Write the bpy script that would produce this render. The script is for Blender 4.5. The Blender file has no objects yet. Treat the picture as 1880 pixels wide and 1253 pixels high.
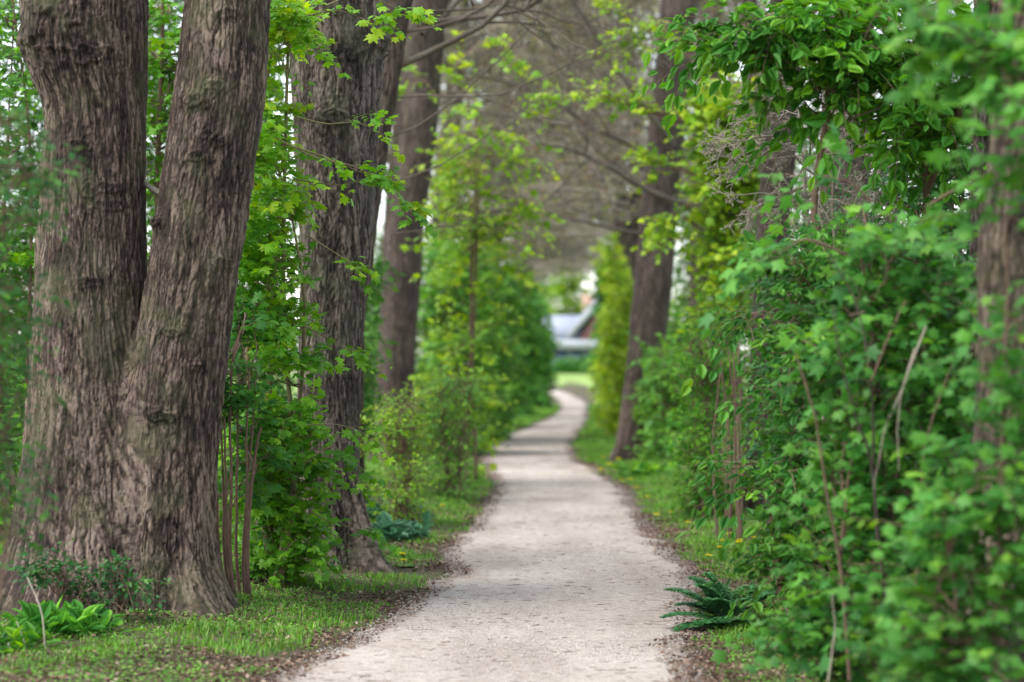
import bpy, math
import numpy as np
R_ = math.radians
S = bpy.context.scene
COL = S.collection

# ------------------------------------------------------------ camera, sky, sun, exposure
CAMZ, HOR, FPX = 1.5, 675.0, 4439.0
cam = bpy.data.cameras.new("camera"); co = bpy.data.objects.new("camera", cam); COL.objects.link(co)
co.location = (0, 0, CAMZ); co.rotation_euler = (R_(90), 0, 0)
cam.lens = 85; cam.sensor_width = 36; cam.shift_y = (HOR - 626.5) / 1880
cam.clip_end = 3000
cam.dof.use_dof = True; cam.dof.focus_distance = 15.2; cam.dof.aperture_fstop = 1.6; cam.dof.aperture_blades = 0
S.camera = co
SUN_EL, SUN_AZ = 60, 245       # azimuth seen from above, from +Y clockwise
w = bpy.data.worlds.new("World"); S.world = w; w.use_nodes = True
nt = w.node_tree; nt.nodes.clear()
sky = nt.nodes.new("ShaderNodeTexSky"); sky.sky_type = 'NISHITA'; sky.sun_disc = False
sky.sun_elevation = R_(SUN_EL); sky.sun_rotation = R_(SUN_AZ); sky.dust_density = 1.2; sky.air_density = 1.0; sky.ozone_density = .8
bg = nt.nodes.new("ShaderNodeBackground"); bg.inputs[1].default_value = .15
wo = nt.nodes.new("ShaderNodeOutputWorld")
hsv = nt.nodes.new('ShaderNodeHueSaturation'); hsv.inputs['Saturation'].default_value = .45   # thin overcast: paler sky
nt.links.new(sky.outputs[0], hsv.inputs['Color']); nt.links.new(hsv.outputs[0], bg.inputs[0]); nt.links.new(bg.outputs[0], wo.inputs[0])
sl = bpy.data.lights.new("sun", 'SUN'); so = bpy.data.objects.new("sun", sl); COL.objects.link(so)
sl.energy = 1.3; sl.angle = R_(38); sl.color = (1, .95, .87)
so.rotation_euler = (R_(90 - SUN_EL), 0, R_(180 - SUN_AZ)); so.location = (0, 0, 30)
S.view_settings.view_transform = 'Standard'; S.view_settings.look = 'None'; S.view_settings.gamma = 1
S.view_settings.exposure = 1.62
S.cycles.use_denoising = True
S.cycles.max_bounces = 7; S.cycles.diffuse_bounces = 4; S.cycles.glossy_bounces = 2; S.cycles.transmission_bounces = 4
S.cycles.sample_clamp_indirect = 6

# ------------------------------------------------------------ helpers
def W(px, py, Y):
    """point at distance Y on the line of sight of a spot of the photograph"""
    return np.array([(px - 940) / FPX * Y, Y, CAMZ - (py - HOR) / FPX * Y])

def _h(a):
    a = (a ^ (a >> np.uint32(16))) * np.uint32(0x7feb352d)
    a = (a ^ (a >> np.uint32(15))) * np.uint32(0x846ca68b)
    return a ^ (a >> np.uint32(16))

def noise(x, y, z=0.0, seed=0):
    x, y, z = np.broadcast_arrays(*(np.asarray(v, float) for v in (x, y, z)))
    xi, yi, zi = np.floor(x), np.floor(y), np.floor(z)
    fx, fy, fz = x - xi, y - yi, z - zi
    u, v, w_ = (f * f * f * (f * (f * 6 - 15) + 10) for f in (fx, fy, fz))
    xi, yi, zi = (i.astype(np.int64).astype(np.uint32) for i in (xi, yi, zi))
    def c(a, b, d):
        k = _h((xi + np.uint32(a)) * np.uint32(374761393) + _h((yi + np.uint32(b)) * np.uint32(668265263) + _h((zi + np.uint32(d)) * np.uint32(2246822519) + np.uint32(seed * 7919 + 13))))
        return k.astype(float) / 2147483648.0 - 1
    def l(a, b, t): return a + (b - a) * t
    with np.errstate(over='ignore'):
        return l(l(l(c(0,0,0), c(1,0,0), u), l(c(0,1,0), c(1,1,0), u), v), l(l(c(0,0,1), c(1,0,1), u), l(c(0,1,1), c(1,1,1), u), v), w_)

def fbm(x, y, z=0.0, seed=0, o=3):
    s = 0; a = 1
    for i in range(o):
        s = s + a * noise(np.asarray(x) * 2 ** i, np.asarray(y) * 2 ** i, np.asarray(z) * 2 ** i, seed + i); a *= .5
    return s / 1.6

def sm(a, b, x):
    t = np.clip((x - a) / (b - a), 0, 1); return t * t * (3 - 2 * t)

def nrm(v): return v / np.maximum(np.linalg.norm(v, axis=-1, keepdims=True), 1e-9)

def mesh(name, V, F, mat, parent=None, smooth=False, attrs=None):
    """V (n,3); F list of (m,k) index arrays -> one mesh object"""
    V = np.ascontiguousarray(V, dtype=np.float32)
    if not isinstance(F, list): F = [F]
    F = [np.asarray(f, dtype=np.int32) for f in F if len(f)]
    me = bpy.data.meshes.new(name)
    me.vertices.add(len(V)); me.vertices.foreach_set("co", V.ravel())
    loops = np.concatenate([f.ravel() for f in F]); cnt = np.concatenate([np.full(len(f), f.shape[1], np.int32) for f in F])
    me.loops.add(len(loops)); me.loops.foreach_set("vertex_index", loops)
    me.polygons.add(len(cnt)); st = np.concatenate([[0], np.cumsum(cnt)[:-1]]).astype(np.int32)
    me.polygons.foreach_set("loop_start", st)
    if smooth: me.polygons.foreach_set("use_smooth", np.ones(len(cnt), bool))
    me.update(calc_edges=True)
    for k, a in (attrs or {}).items():
        at = me.attributes.new(k, 'FLOAT', 'POINT'); at.data.foreach_set("value", np.ascontiguousarray(a, dtype=np.float32).ravel())
    me.materials.append(mat)
    o = bpy.data.objects.new(name, me); COL.objects.link(o)
    if parent is not None:
        o.parent = parent; o.matrix_parent_inverse.identity(); o.location = -parent.location if False else (0, 0, 0)
    return o

def tag(o, label=None, cat=None, group=None, kind=None):
    if label: o["label"] = label
    if cat: o["category"] = cat
    if group: o["group"] = group
    if kind: o["kind"] = kind
    return o

def thing(name, label, cat, loc=(0, 0, 0), group=None):
    o = bpy.data.objects.new(name, None); COL.objects.link(o); o.location = tuple(float(c) for c in loc); o.empty_display_size = .2
    return tag(o, label, cat, group)

def dup(root, loc, rz=0., sc=(1, 1, 1), label=None, group=None):
    r = root.copy(); COL.objects.link(r); r.location = loc; r.rotation_euler = (0, 0, rz); r.scale = sc
    if label: r["label"] = label
    if group: r["group"] = group
    for ch in list(root.children):
        c = ch.copy(); COL.objects.link(c); c.parent = r
        for g in ch.children:
            d = g.copy(); COL.objects.link(d); d.parent = c
    return r

class Bag:
    def __init__(s): s.V = []; s.F = {}; s.n = 0; s.A = []
    def add(s, V, F, a=0.):
        V = np.asarray(V, float).reshape(-1, 3)
        for f in (F if isinstance(F, list) else [F]):
            f = np.asarray(f); s.F.setdefault(f.shape[1], []).append(f + s.n)
        s.V.append(V); s.n += len(V); s.A.append(np.broadcast_to(np.asarray(a, float), (len(V),)))
    def box(s, c, d, a=0.):
        c = np.array(c, float); d = np.array(d, float) / 2
        V = np.array([[x, y, z] for z in (-1, 1) for y in (-1, 1) for x in (-1, 1)]) * d + c
        s.add(V, np.array([[0, 2, 3, 1], [4, 5, 7, 6], [0, 1, 5, 4], [2, 6, 7, 3], [0, 4, 6, 2], [1, 3, 7, 5]]), a)
    def out(s, name, mat, parent=None, smooth=False, off=(0, 0, 0)):
        if not s.n: return None
        return mesh(name, np.concatenate(s.V) - np.array(off), [np.concatenate(f) for f in s.F.values()], mat, parent, smooth, {"tint": np.concatenate(s.A)})

def tubes(bag, P, R, sides=5, a=0.):
    """many tubes at once: P (N,K,3) centre lines, R (N,K) radii"""
    P = np.asarray(P, float); R = np.asarray(R, float); N, K, _ = P.shape
    T = nrm(np.gradient(P, axis=1))
    ref = np.where(np.abs(T[..., 2:3]) > .9, np.array([1., 0, 0]), np.array([0, 0, 1.]))
    A = nrm(np.cross(T, ref)); B = np.cross(T, A)
    th = np.arange(sides) / sides * 2 * np.pi
    V = P[:, :, None] + R[:, :, None, None] * (A[:, :, None] * np.cos(th)[:, None] + B[:, :, None] * np.sin(th)[:, None])
    i = np.arange(N)[:, None, None] * K * sides + np.arange(K - 1)[None, :, None] * sides
    j = np.arange(sides)[None, None]; j2 = (j + 1) % sides
    F = np.stack([i + j, i + j2, i + sides + j2, i + sides + j], -1).reshape(-1, 4)
    aa = np.broadcast_to(np.asarray(a, float).reshape(-1, 1), (N, K * sides)).reshape(-1) if np.ndim(a) else a
    bag.add(V.reshape(-1, 3), F, aa)

def curve(pts, n=24, wob=0., seed=0):
    """smooth polyline through points (Catmull-Rom)"""
    p = np.array(pts, float); p = np.vstack([2 * p[0] - p[1], p, 2 * p[-1] - p[-2]])
    m = len(p) - 3; t = np.linspace(0, m - 1e-6, n); k = t.astype(int); f = (t - k)[:, None]
    a, b, c, d = p[k], p[k + 1], p[k + 2], p[k + 3]
    q = .5 * (2 * b + (c - a) * f + (2 * a - 5 * b + 4 * c - d) * f ** 2 + (3 * b - a - 3 * c + d) * f ** 3)
    if wob:
        r = np.random.default_rng(seed); q = q + np.cumsum(r.normal(0, wob, q.shape), 0) * np.linspace(0, 1, n)[:, None]
    return q

# ------------------------------------------------------------ leaf shapes: x along the midrib, z normal
def fan(pts, zc=0.):
    V = np.array([[p[0], p[1], p[2] if len(p) > 2 else 0] for p in pts], float)
    return V
def leaf_maple():
    o = [(0, 0), (.02, -.22), (-.12, -.40), (.10, -.42), (.26, -.56), (.34, -.34), (.50, -.50), (.74, -.56), (.64, -.30), (.60, -.17), (.80, -.16), (1.0, 0)]
    o2 = [(x, -y) for x, y in o[-2:0:-1]]; pts = o + o2
    V = [(.38, 0, 0.0)] + [(x, y, -.28 * abs(y) - .12 * x * x) for x, y in pts]
    n = len(pts); F = [[0, i + 1, (i + 1) % n + 1] for i in range(n)]
    return np.array(V, float), [np.array(F)]
def leaf_ovate():
    xs = [0, .18, .42, .68, .88, 1.0]; ws = [0, .20, .29, .22, .09, 0]
    mid = [(x, 0, -.16 * x * x) for x in xs]; V = list(mid)
    L = []; Rr = []
    for x, w_ in zip(xs[1:-1], ws[1:-1]):
        L.append(len(V)); V.append((x, w_, .30 * w_ - .16 * x * x)); Rr.append(len(V)); V.append((x, -w_, .30 * w_ - .16 * x * x))
    F4 = []; F3 = []
    for s, side in ((1, L), (-1, Rr)):
        F3.append([0, 1, side[0]]); F3.append([4, 5, side[3]])
        for i in range(3): F4.append([i + 1, i + 2, side[i + 1], side[i]])
    return np.array(V, float), [np.array(F4), np.array(F3)]
def leaf_simple():
    V = np.array([(0, 0, 0), (.45, .3, .05), (1, 0, -.12), (.45, -.3, .05), (.5, 0, -.03)], float)
    return V, [np.array([[0, 4, 1], [1, 4, 2], [2, 4, 3], [3, 4, 0]])]
def leaf_lobed():        # coarse lobed leaf, for maples out of focus
    V = [(.35, 0, 0), (0, 0, 0), (.0, -.4, -.1), (.32, -.32, -.1), (.7, -.52, -.2), (.62, -.16, -.1), (1, 0, -.12), (.62, .16, -.1), (.7, .52, -.2), (.32, .32, -.1), (0, .4, -.1)]
    return np.array(V, float), [np.array([[0, i, i % 10 + 1] for i in range(1, 11)])]
LEAF = dict(maple=leaf_maple(), ovate=leaf_ovate(), simple=leaf_simple(), lobed=leaf_lobed())

def leaves(bag, kind, P, D, N, size, tint):
    """P positions, D midrib directions, N rough normals, all (n,3)"""
    T, F = LEAF[kind]
    D = nrm(D); Y = nrm(np.cross(N, D)); Z = np.cross(D, Y)
    size = np.broadcast_to(size, (len(P),))
    V = P[:, None] + size[:, None, None] * (T[None, :, 0:1] * D[:, None] + T[None, :, 1:2] * Y[:, None] + T[None, :, 2:3] * Z[:, None])
    k = len(T); base = (np.arange(len(P)) * k)[:, None, None]
    bag.add(V.reshape(-1, 3), [(f[None] + base).reshape(-1, f.shape[1]) for f in F], np.repeat(tint, k))

# ------------------------------------------------------------ materials
def newmat(name):
    m = bpy.data.materials.new(name); m.use_nodes = True; n = m.node_tree; n.nodes.clear()
    return m, n
def node(n, t, **k):
    x = n.nodes.new(t)
    for a, b in k.items():
        if a.startswith("i_"):
            key = a[2:].replace("_", " "); x.inputs[int(key) if key.isdigit() else key].default_value = b
        else: setattr(x, a, b)
    return x
def ramp(n, stops):
    r = node(n, "ShaderNodeValToRGB"); e = r.color_ramp.elements
    while len(e) < len(stops): e.new(.5)
    for x, (p, c) in zip(e, stops): x.position = p; x.color = (*c, 1)
    return r

def leaf_mat(name, stops, trans=.36, rough=.45, spec=.35):
    m, n = newmat(name); L = n.links.new
    at = node(n, "ShaderNodeAttribute", attribute_name="tint")
    r = ramp(n, stops); L(at.outputs["Fac"], r.inputs[0])
    tc = node(n, "ShaderNodeTexCoord"); nz = node(n, "ShaderNodeTexNoise", i_Scale=2.2, i_Detail=2); L(tc.outputs["Object"], nz.inputs["Vector"])
    hs = node(n, "ShaderNodeHueSaturation"); mr = node(n, "ShaderNodeMapRange", i_From_Min=.35, i_From_Max=.65, i_To_Min=.75, i_To_Max=1.25)
    L(nz.outputs[0], mr.inputs[0]); L(mr.outputs[0], hs.inputs["Value"]); L(r.outputs[0], hs.inputs["Color"])
    p = node(n, "ShaderNodeBsdfPrincipled", i_Roughness=rough); p.inputs["Specular IOR Level"].default_value = spec * .7
    t = node(n, "ShaderNodeBsdfTranslucent"); h2 = node(n, "ShaderNodeHueSaturation", i_Hue=.485, i_Saturation=1.1, i_Value=1.5)
    L(hs.outputs[0], p.inputs["Base Color"]); L(hs.outputs[0], h2.inputs["Color"]); L(h2.outputs[0], t.inputs[0])
    mx = node(n, "ShaderNodeMixShader", i_0=trans); L(p.outputs[0], mx.inputs[1]); L(t.outputs[0], mx.inputs[2])
    o = node(n, "ShaderNodeOutputMaterial"); L(mx.outputs[0], o.inputs[0]); return m

M_MAPLE = leaf_mat("maple leaf", [(0, (.032, .135, .018)), (.4, (.095, .28, .022)), (.75, (.18, .41, .024)), (1, (.33, .48, .022))])
M_OVATE = leaf_mat("broad leaf", [(0, (.022, .11, .018)), (.5, (.065, .23, .026)), (1, (.18, .40, .025))])
M_COOL = leaf_mat("cool green leaf", [(0, (.020, .095, .022)), (.5, (.055, .20, .033)), (.88, (.115, .30, .038)), (1, (.17, .36, .035))])
M_YELLOW = leaf_mat("yellow green leaf", [(0, (.07, .20, .02)), (.5, (.18, .34, .02)), (1, (.40, .50, .03))])
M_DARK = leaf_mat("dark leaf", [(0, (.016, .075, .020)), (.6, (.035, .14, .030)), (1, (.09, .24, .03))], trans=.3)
M_HEDGE = leaf_mat("hedge leaf", [(0, (.035, .13, .028)), (.6, (.085, .25, .035)), (1, (.18, .37, .03))])
M_GRASS = leaf_mat("grass blade", [(0, (.055, .17, .022)), (.6, (.12, .31, .035)), (.93, (.20, .38, .045)), (1, (.35, .33, .13))], trans=.3)
M_BLUE = leaf_mat("blue green leaf", [(0, (.04, .13, .06)), (1, (.10, .24, .13))], trans=.2)
M_RUSSET = leaf_mat("russet and budding leaf", [(0, (.16, .07, .035)), (.4, (.30, .15, .08)), (.5, (.20, .26, .05)), (1, (.34, .42, .05))], trans=.3)
M_LITTER = leaf_mat("fallen leaf", [(0, (.075, .045, .032)), (.5, (.15, .095, .068)), (.85, (.26, .18, .13)), (1, (.36, .29, .22))], trans=.08, rough=.8, spec=.1)
M_DOCK = leaf_mat("dock leaf", [(0, (.04, .17, .03)), (.6, (.10, .32, .04)), (1, (.20, .44, .05))], rough=.7, spec=.15)
M_PARS = leaf_mat("cow parsley leaf", [(0, (.03, .12, .045)), (1, (.09, .27, .085))], trans=.25)
M_PETAL = leaf_mat("yellow petal", [(0, (.85, .75, .01)), (1, (.92, .85, .02))], trans=.2)

def bark_mat(name, lo, mid, hi, moss=(.10, .11, .05), mossamt=.5, bump=.4, scale=1.):
    m, n = newmat(name); L = n.links.new
    at = node(n, "ShaderNodeAttribute", attribute_name="tint")
    r = ramp(n, [(0, lo), (.5, mid), (1, hi)])
    tc = node(n, "ShaderNodeTexCoord"); mp = node(n, "ShaderNodeMapping"); mp.inputs["Scale"].default_value = (60 * scale, 60 * scale, 20 * scale)
    L(tc.outputs["Object"], mp.inputs[0]); nf = node(n, "ShaderNodeTexNoise", i_Scale=1., i_Detail=6, i_Roughness=.65); L(mp.outputs[0], nf.inputs["Vector"])
    a = node(n, "ShaderNodeMath", operation='MULTIPLY_ADD'); a.inputs[1].default_value = 1.3; a.inputs[2].default_value = -.65; L(nf.outputs[0], a.inputs[0])
    b = node(n, "ShaderNodeMath", operation='ADD'); L(a.outputs[0], b.inputs[0]); L(at.outputs["Fac"], b.inputs[1]); L(b.outputs[0], r.inputs[0])
    big = node(n, "ShaderNodeTexNoise", i_Scale=3.2, i_Detail=4, i_Roughness=.6); L(tc.outputs["Object"], big.inputs["Vector"])
    mr = node(n, "ShaderNodeMapRange", i_From_Min=.48, i_From_Max=.72, i_To_Min=0, i_To_Max=mossamt); L(big.outputs[0], mr.inputs[0])
    mx = node(n, "ShaderNodeMixRGB", i_Color2=(*moss, 1)); L(mr.outputs[0], mx.inputs[0]); L(r.outputs[0], mx.inputs[1])
    big2 = node(n, "ShaderNodeTexNoise", i_Scale=1.7, i_Detail=5, i_Roughness=.6); mp2 = node(n, "ShaderNodeMapping"); mp2.inputs["Location"].default_value = (7, 3, 9); L(tc.outputs["Object"], mp2.inputs[0]); L(mp2.outputs[0], big2.inputs["Vector"])
    m3 = node(n, "ShaderNodeMapRange", i_From_Min=.3, i_From_Max=.7, i_To_Min=.72, i_To_Max=1.35); L(big2.outputs[0], m3.inputs[0])
    hs = node(n, "ShaderNodeHueSaturation"); L(mx.outputs[0], hs.inputs["Color"]); L(m3.outputs[0], hs.inputs["Value"])
    p = node(n, "ShaderNodeBsdfPrincipled", i_Roughness=.85); p.inputs["Specular IOR Level"].default_value = .2
    L(hs.outputs[0], p.inputs["Base Color"])
    bp = node(n, "ShaderNodeBump", i_Strength=bump, i_Distance=.01); L(nf.outputs[0], bp.inputs["Height"]); L(bp.outputs[0], p.inputs["Normal"])
    o = node(n, "ShaderNodeOutputMaterial"); L(p.outputs[0], o.inputs[0]); return m
M_BARK = bark_mat("oak bark", (.010, .007, .006), (.058, .040, .032), (.215, .16, .125))
M_BARK2 = bark_mat("grey oak bark", (.014, .010, .009), (.064, .048, .040), (.22, .175, .145), moss=(.12, .13, .08))
M_FARBARK = bark_mat("brown bark", (.02, .014, .012), (.062, .045, .037), (.13, .098, .08), mossamt=.2)
M_TWIG = bark_mat("grey brown twig", (.13, .11, .085), (.28, .245, .195), (.42, .37, .30), moss=(.16,.17,.10), mossamt=.5, bump=.1)
M_LIMB = bark_mat("limb bark", (.05, .038, .03), (.115, .092, .072), (.20, .165, .13), moss=(.12,.13,.08), mossamt=.4, bump=.1)
M_STEM = bark_mat("reddish stem", (.08, .045, .03), (.16, .10, .07), (.26, .18, .13), mossamt=.2, bump=.1)
M_YSTEM = bark_mat("olive bark", (.10, .08, .035), (.19, .155, .075), (.30, .26, .15), moss=(.13, .14, .06), bump=.2)
M_DRY = bark_mat("dry stalk", (.25, .20, .15), (.38, .32, .25), (.5, .44, .36), mossamt=0, bump=.05)

def soil_mat():
    m, n = newmat("soil"); L = n.links.new
    tc = node(n, "ShaderNodeTexCoord"); a = node(n, "ShaderNodeTexNoise", i_Scale=1.3, i_Detail=6, i_Roughness=.6); b = node(n, "ShaderNodeTexNoise", i_Scale=45, i_Detail=5, i_Roughness=.7)
    L(tc.outputs["Object"], a.inputs["Vector"]); L(tc.outputs["Object"], b.inputs["Vector"])
    r = ramp(n, [(.25, (.05, .036, .028)), (.55, (.11, .082, .064)), (.8, (.20, .16, .13))]); L(b.outputs[0], r.inputs[0])
    r2 = ramp(n, [(.42, (.0, 0, 0)), (.6, (1, 1, 1))]); L(a.outputs[0], r2.inputs[0])
    g = node(n, "ShaderNodeMath", operation='MULTIPLY', i_1=.55); L(r2.outputs[0], g.inputs[0])
    mx = node(n, "ShaderNodeMixRGB", i_Color2=(.07, .11, .03, 1)); L(g.outputs[0], mx.inputs[0]); L(r.outputs[0], mx.inputs[1])
    p = node(n, "ShaderNodeBsdfPrincipled", i_Roughness=.95); p.inputs["Specular IOR Level"].default_value = .1
    L(mx.outputs[0], p.inputs["Base Color"]); bp = node(n, "ShaderNodeBump", i_Strength=.8, i_Distance=.02); L(b.outputs[0], bp.inputs["Height"]); L(bp.outputs[0], p.inputs["Normal"])
    o = node(n, "ShaderNodeOutputMaterial"); L(p.outputs[0], o.inputs[0]); return m
def path_mat():
    m, n = newmat("gravel path"); L = n.links.new
    tc = node(n, "ShaderNodeTexCoord")
    def nz(s, d=5, r=.6, st=None):
        x = node(n, "ShaderNodeTexNoise", i_Scale=s, i_Detail=d, i_Roughness=r)
        if st:
            mp = node(n, "ShaderNodeMapping"); mp.inputs["Scale"].default_value = st; L(tc.outputs["Object"], mp.inputs[0]); L(mp.outputs[0], x.inputs["Vector"])
        else: L(tc.outputs["Object"], x.inputs["Vector"])
        return x
    fine = nz(130, 4, .75); mid = nz(14, 6, .7); big = nz(1., 4, .6, (1.6, .45, 1))
    r = ramp(n, [(.30, (.13, .108, .090)), (.43, (.33, .288, .252)), (.57, (.46, .415, .37)), (.75, (.64, .59, .54))]); L(fine.outputs[0], r.inputs[0])
    r2 = ramp(n, [(.36, (.72, .69, .66)), (.5, (1, 1, 1)), (.7, (1.10, 1.09, 1.07))]); L(mid.outputs[0], r2.inputs[0])
    r3 = ramp(n, [(.38, (.80, .77, .75)), (.62, (1.05, 1.05, 1.05))]); L(big.outputs[0], r3.inputs[0])
    m1 = node(n, "ShaderNodeMixRGB", blend_type='MULTIPLY', i_0=1.); L(r.outputs[0], m1.inputs[1]); L(r2.outputs[0], m1.inputs[2])
    m2 = node(n, "ShaderNodeMixRGB", blend_type='MULTIPLY', i_0=1.); L(m1.outputs[0], m2.inputs[1]); L(r3.outputs[0], m2.inputs[2])
    # soil and debris towards the margins (attribute tint = how near the margin)
    at = node(n, "ShaderNodeAttribute", attribute_name="tint"); e = nz(7, 7, .75)
    s = node(n, "ShaderNodeMath", operation='ADD'); L(at.outputs["Fac"], s.inputs[0]); L(e.outputs[0], s.inputs[1])
    r4 = ramp(n, [(.0, (0, 0, 0)), (1, (1, 1, 1))]); mr = node(n, "ShaderNodeMapRange", i_From_Min=.92, i_From_Max=1.25); L(s.outputs[0], mr.inputs[0])
    soil = ramp(n, [(.3, (.07, .05, .04)), (.6, (.15, .115, .095)), (.8, (.26, .21, .18))]); L(nz(60, 5, .75).outputs[0], soil.inputs[0])
    m3 = node(n, "ShaderNodeMixRGB"); L(mr.outputs[0], m3.inputs[0]); L(m2.outputs[0], m3.inputs[1]); L(soil.outputs[0], m3.inputs[2])
    p = node(n, "ShaderNodeBsdfPrincipled", i_Roughness=.9); p.inputs["Specular IOR Level"].default_value = .15; L(m3.outputs[0], p.inputs["Base Color"])
    ad = node(n, "ShaderNodeMath", operation='MULTIPLY_ADD', i_1=3.); L(mid.outputs[0], ad.inputs[0]); L(fine.outputs[0], ad.inputs[2])
    bp = node(n, "ShaderNodeBump", i_Strength=.45, i_Distance=.005); L(ad.outputs[0], bp.inputs["Height"]); L(bp.outputs[0], p.inputs["Normal"])
    o = node(n, "ShaderNodeOutputMaterial"); L(p.outputs[0], o.inputs[0]); return m
def flat_mat(name, c1, c2, sc=4., rough=.8, bump=0., brick=False, spec=.3):
    m, n = newmat(name); L = n.links.new; tc = node(n, "ShaderNodeTexCoord")
    if brick:
        t = node(n, "ShaderNodeTexBrick", i_Scale=sc, i_Color1=(*c1, 1), i_Color2=(*c2, 1), i_Mortar=(.35, .33, .31, 1)); t.inputs["Mortar Size"].default_value = .012
        mp = node(n, "ShaderNodeMapping"); mp.inputs["Rotation"].default_value = (R_(90), 0, 0); L(tc.outputs["Object"], mp.inputs[0]); L(mp.outputs[0], t.inputs[0]); c = t.outputs[0]
    else:
        t = node(n, "ShaderNodeTexNoise", i_Scale=sc, i_Detail=5); L(tc.outputs["Object"], t.inputs["Vector"]); r = ramp(n, [(.35, c1), (.65, c2)]); L(t.outputs[0], r.inputs[0]); c = r.outputs[0]
    p = node(n, "ShaderNodeBsdfPrincipled", i_Roughness=rough); p.inputs["Specular IOR Level"].default_value = spec; L(c, p.inputs["Base Color"])
    if bump: bp = node(n, "ShaderNodeBump", i_Strength=bump, i_Distance=.02); L(t.outputs[0], bp.inputs["Height"]); L(bp.outputs[0], p.inputs["Normal"])
    o = node(n, "ShaderNodeOutputMaterial"); L(p.outputs[0], o.inputs[0]); return m

# ------------------------------------------------------------ ground and path
_pe = np.array([  # photo row, left margin, right margin of the path
 (1400, 200, 1310), (1253, 470, 1300), (1200, 575, 1285), (1150, 670, 1290), (1100, 750, 1300), (1050, 810, 1290), (1000, 815, 1235), (950, 868, 1190), (900, 905, 1160),
 (870, 888, 1118), (840, 878, 1062), (820, 893, 1055), (800, 925, 1060), (780, 978, 1076), (760, 1020, 1084), (745, 1028, 1082), (735, 1022, 1072), (728, 1012, 1050)])
_Y = 1.5 * FPX / (_pe[:, 0] - HOR)
PY = np.concatenate([[-8, 2, 6], _Y, [150, 175, 230]])
PL = np.concatenate([[-1.15, -1.15, -1.13], (_pe[:, 1] - 940) / FPX * _Y, [.2, -6, -25]])
PR = np.concatenate([[.95, .95, .92], (_pe[:, 2] - 940) / FPX * _Y, [2.2, -3.6, -22]])
def edgeL(y): return np.interp(y, PY, PL) + .06 * noise(y * 1.9, 3.3, seed=5) + .03 * noise(y * 6, 1.3, seed=6)
def edgeR(y): return np.interp(y, PY, PR) + .06 * noise(y * 1.9, 9.3, seed=7) + .03 * noise(y * 6, 7.3, seed=8)
def gz(x, y):
    x = np.asarray(x, float); y = np.asarray(y, float)
    l, r = np.interp(y, PY, PL), np.interp(y, PY, PR)
    d = np.maximum(np.maximum(l - x, x - r), 0)
    z = .07 * sm(0, 1.2, d) + sm(.05, .6, d) * (.035 * fbm(x * 1.3, y * 1.3, seed=11) + .012 * noise(x * 9, y * 9, seed=12)) + .04 * fbm(x * .25, y * .12, seed=13) * sm(3, 30, y)
    z = z + .9 * sm(105, 190, y)
    return z
M_SOIL = soil_mat(); M_PATH = path_mat()
def grid(name, xs, ys, zf, mat, attr=None):
    X, Yg = np.meshgrid(xs, ys); Z = zf(X, Yg); n, m = X.shape
    i = (np.arange(n - 1)[:, None] * m + np.arange(m - 1)[None]).ravel()
    return mesh(name, np.stack([X, Yg, Z], -1).reshape(-1, 3), np.stack([i, i + 1, i + m + 1, i + m], -1), mat, smooth=True)
xs = np.concatenate([[-700, -300, -120, -60, -35, -20], np.arange(-12, -5, .4), np.arange(-5, 4, .06), np.arange(4, 12, .4), [20, 35, 60, 120, 300, 700]])
ys = np.concatenate([[-60, -20, -8, -3, 0, 3, 6], np.arange(8, 34, .07), np.arange(34, 80, .3), np.arange(80, 200, 2.), [240, 320, 500, 900, 1500]])
def zg(x, y):
    l, r = edgeL(y), edgeR(y); ins = np.minimum(x - l, r - x)
    return gz(x, y) - .05 * sm(.02, .12, ins)
tag(grid("ground", xs, ys, zg, M_SOIL), kind="structure")
yy = np.concatenate([np.arange(-6, 9, .5), np.arange(9, 40, .07), np.arange(40, 150, .5), np.arange(150, 231, 2)])
u = np.linspace(0, 1, 61); l, r = edgeL(yy), edgeR(yy)
X = l[:, None] + (r - l)[:, None] * u; Yg = np.repeat(yy[:, None], 61, 1)
dm = np.minimum(X - l[:, None], r[:, None] - X)
Z = gz(X, Yg) + .018 * sm(0, .25, dm) - .012 + .004 * fbm(X * 1.5, Yg * .7, seed=20) * sm(0, .2, dm)
i = (np.arange(len(yy) - 1)[:, None] * 61 + np.arange(60)[None]).ravel()
tag(mesh("path", np.stack([X, Yg, Z], -1).reshape(-1, 3), np.stack([i, i + 1, i + 62, i + 61], -1), M_PATH, smooth=True,
         attrs={"tint": (.70 - .45 * sm(0, .38, dm) - .25 * sm(.2, .9, dm) + .26 * fbm(X * 1.3, Yg * .45, seed=77))}), kind="structure")
M_MEADOW = flat_mat("meadow", (.07, .15, .03), (.13, .23, .05), 1.5, .9)
for sx in (-1, 1):
    tag(grid("meadow", sx * np.array([8, 12, 20, 40, 90, 300, 700])[::sx], np.array([-60, -20, 0, 20, 40, 60, 80, 100, 112]), lambda x, y: gz(x, y) + .05, M_MEADOW), kind="structure")
def gp(px, Y): x = (px - 940) / FPX * Y; return np.array([x, Y, float(gz(x, Y))])

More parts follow.
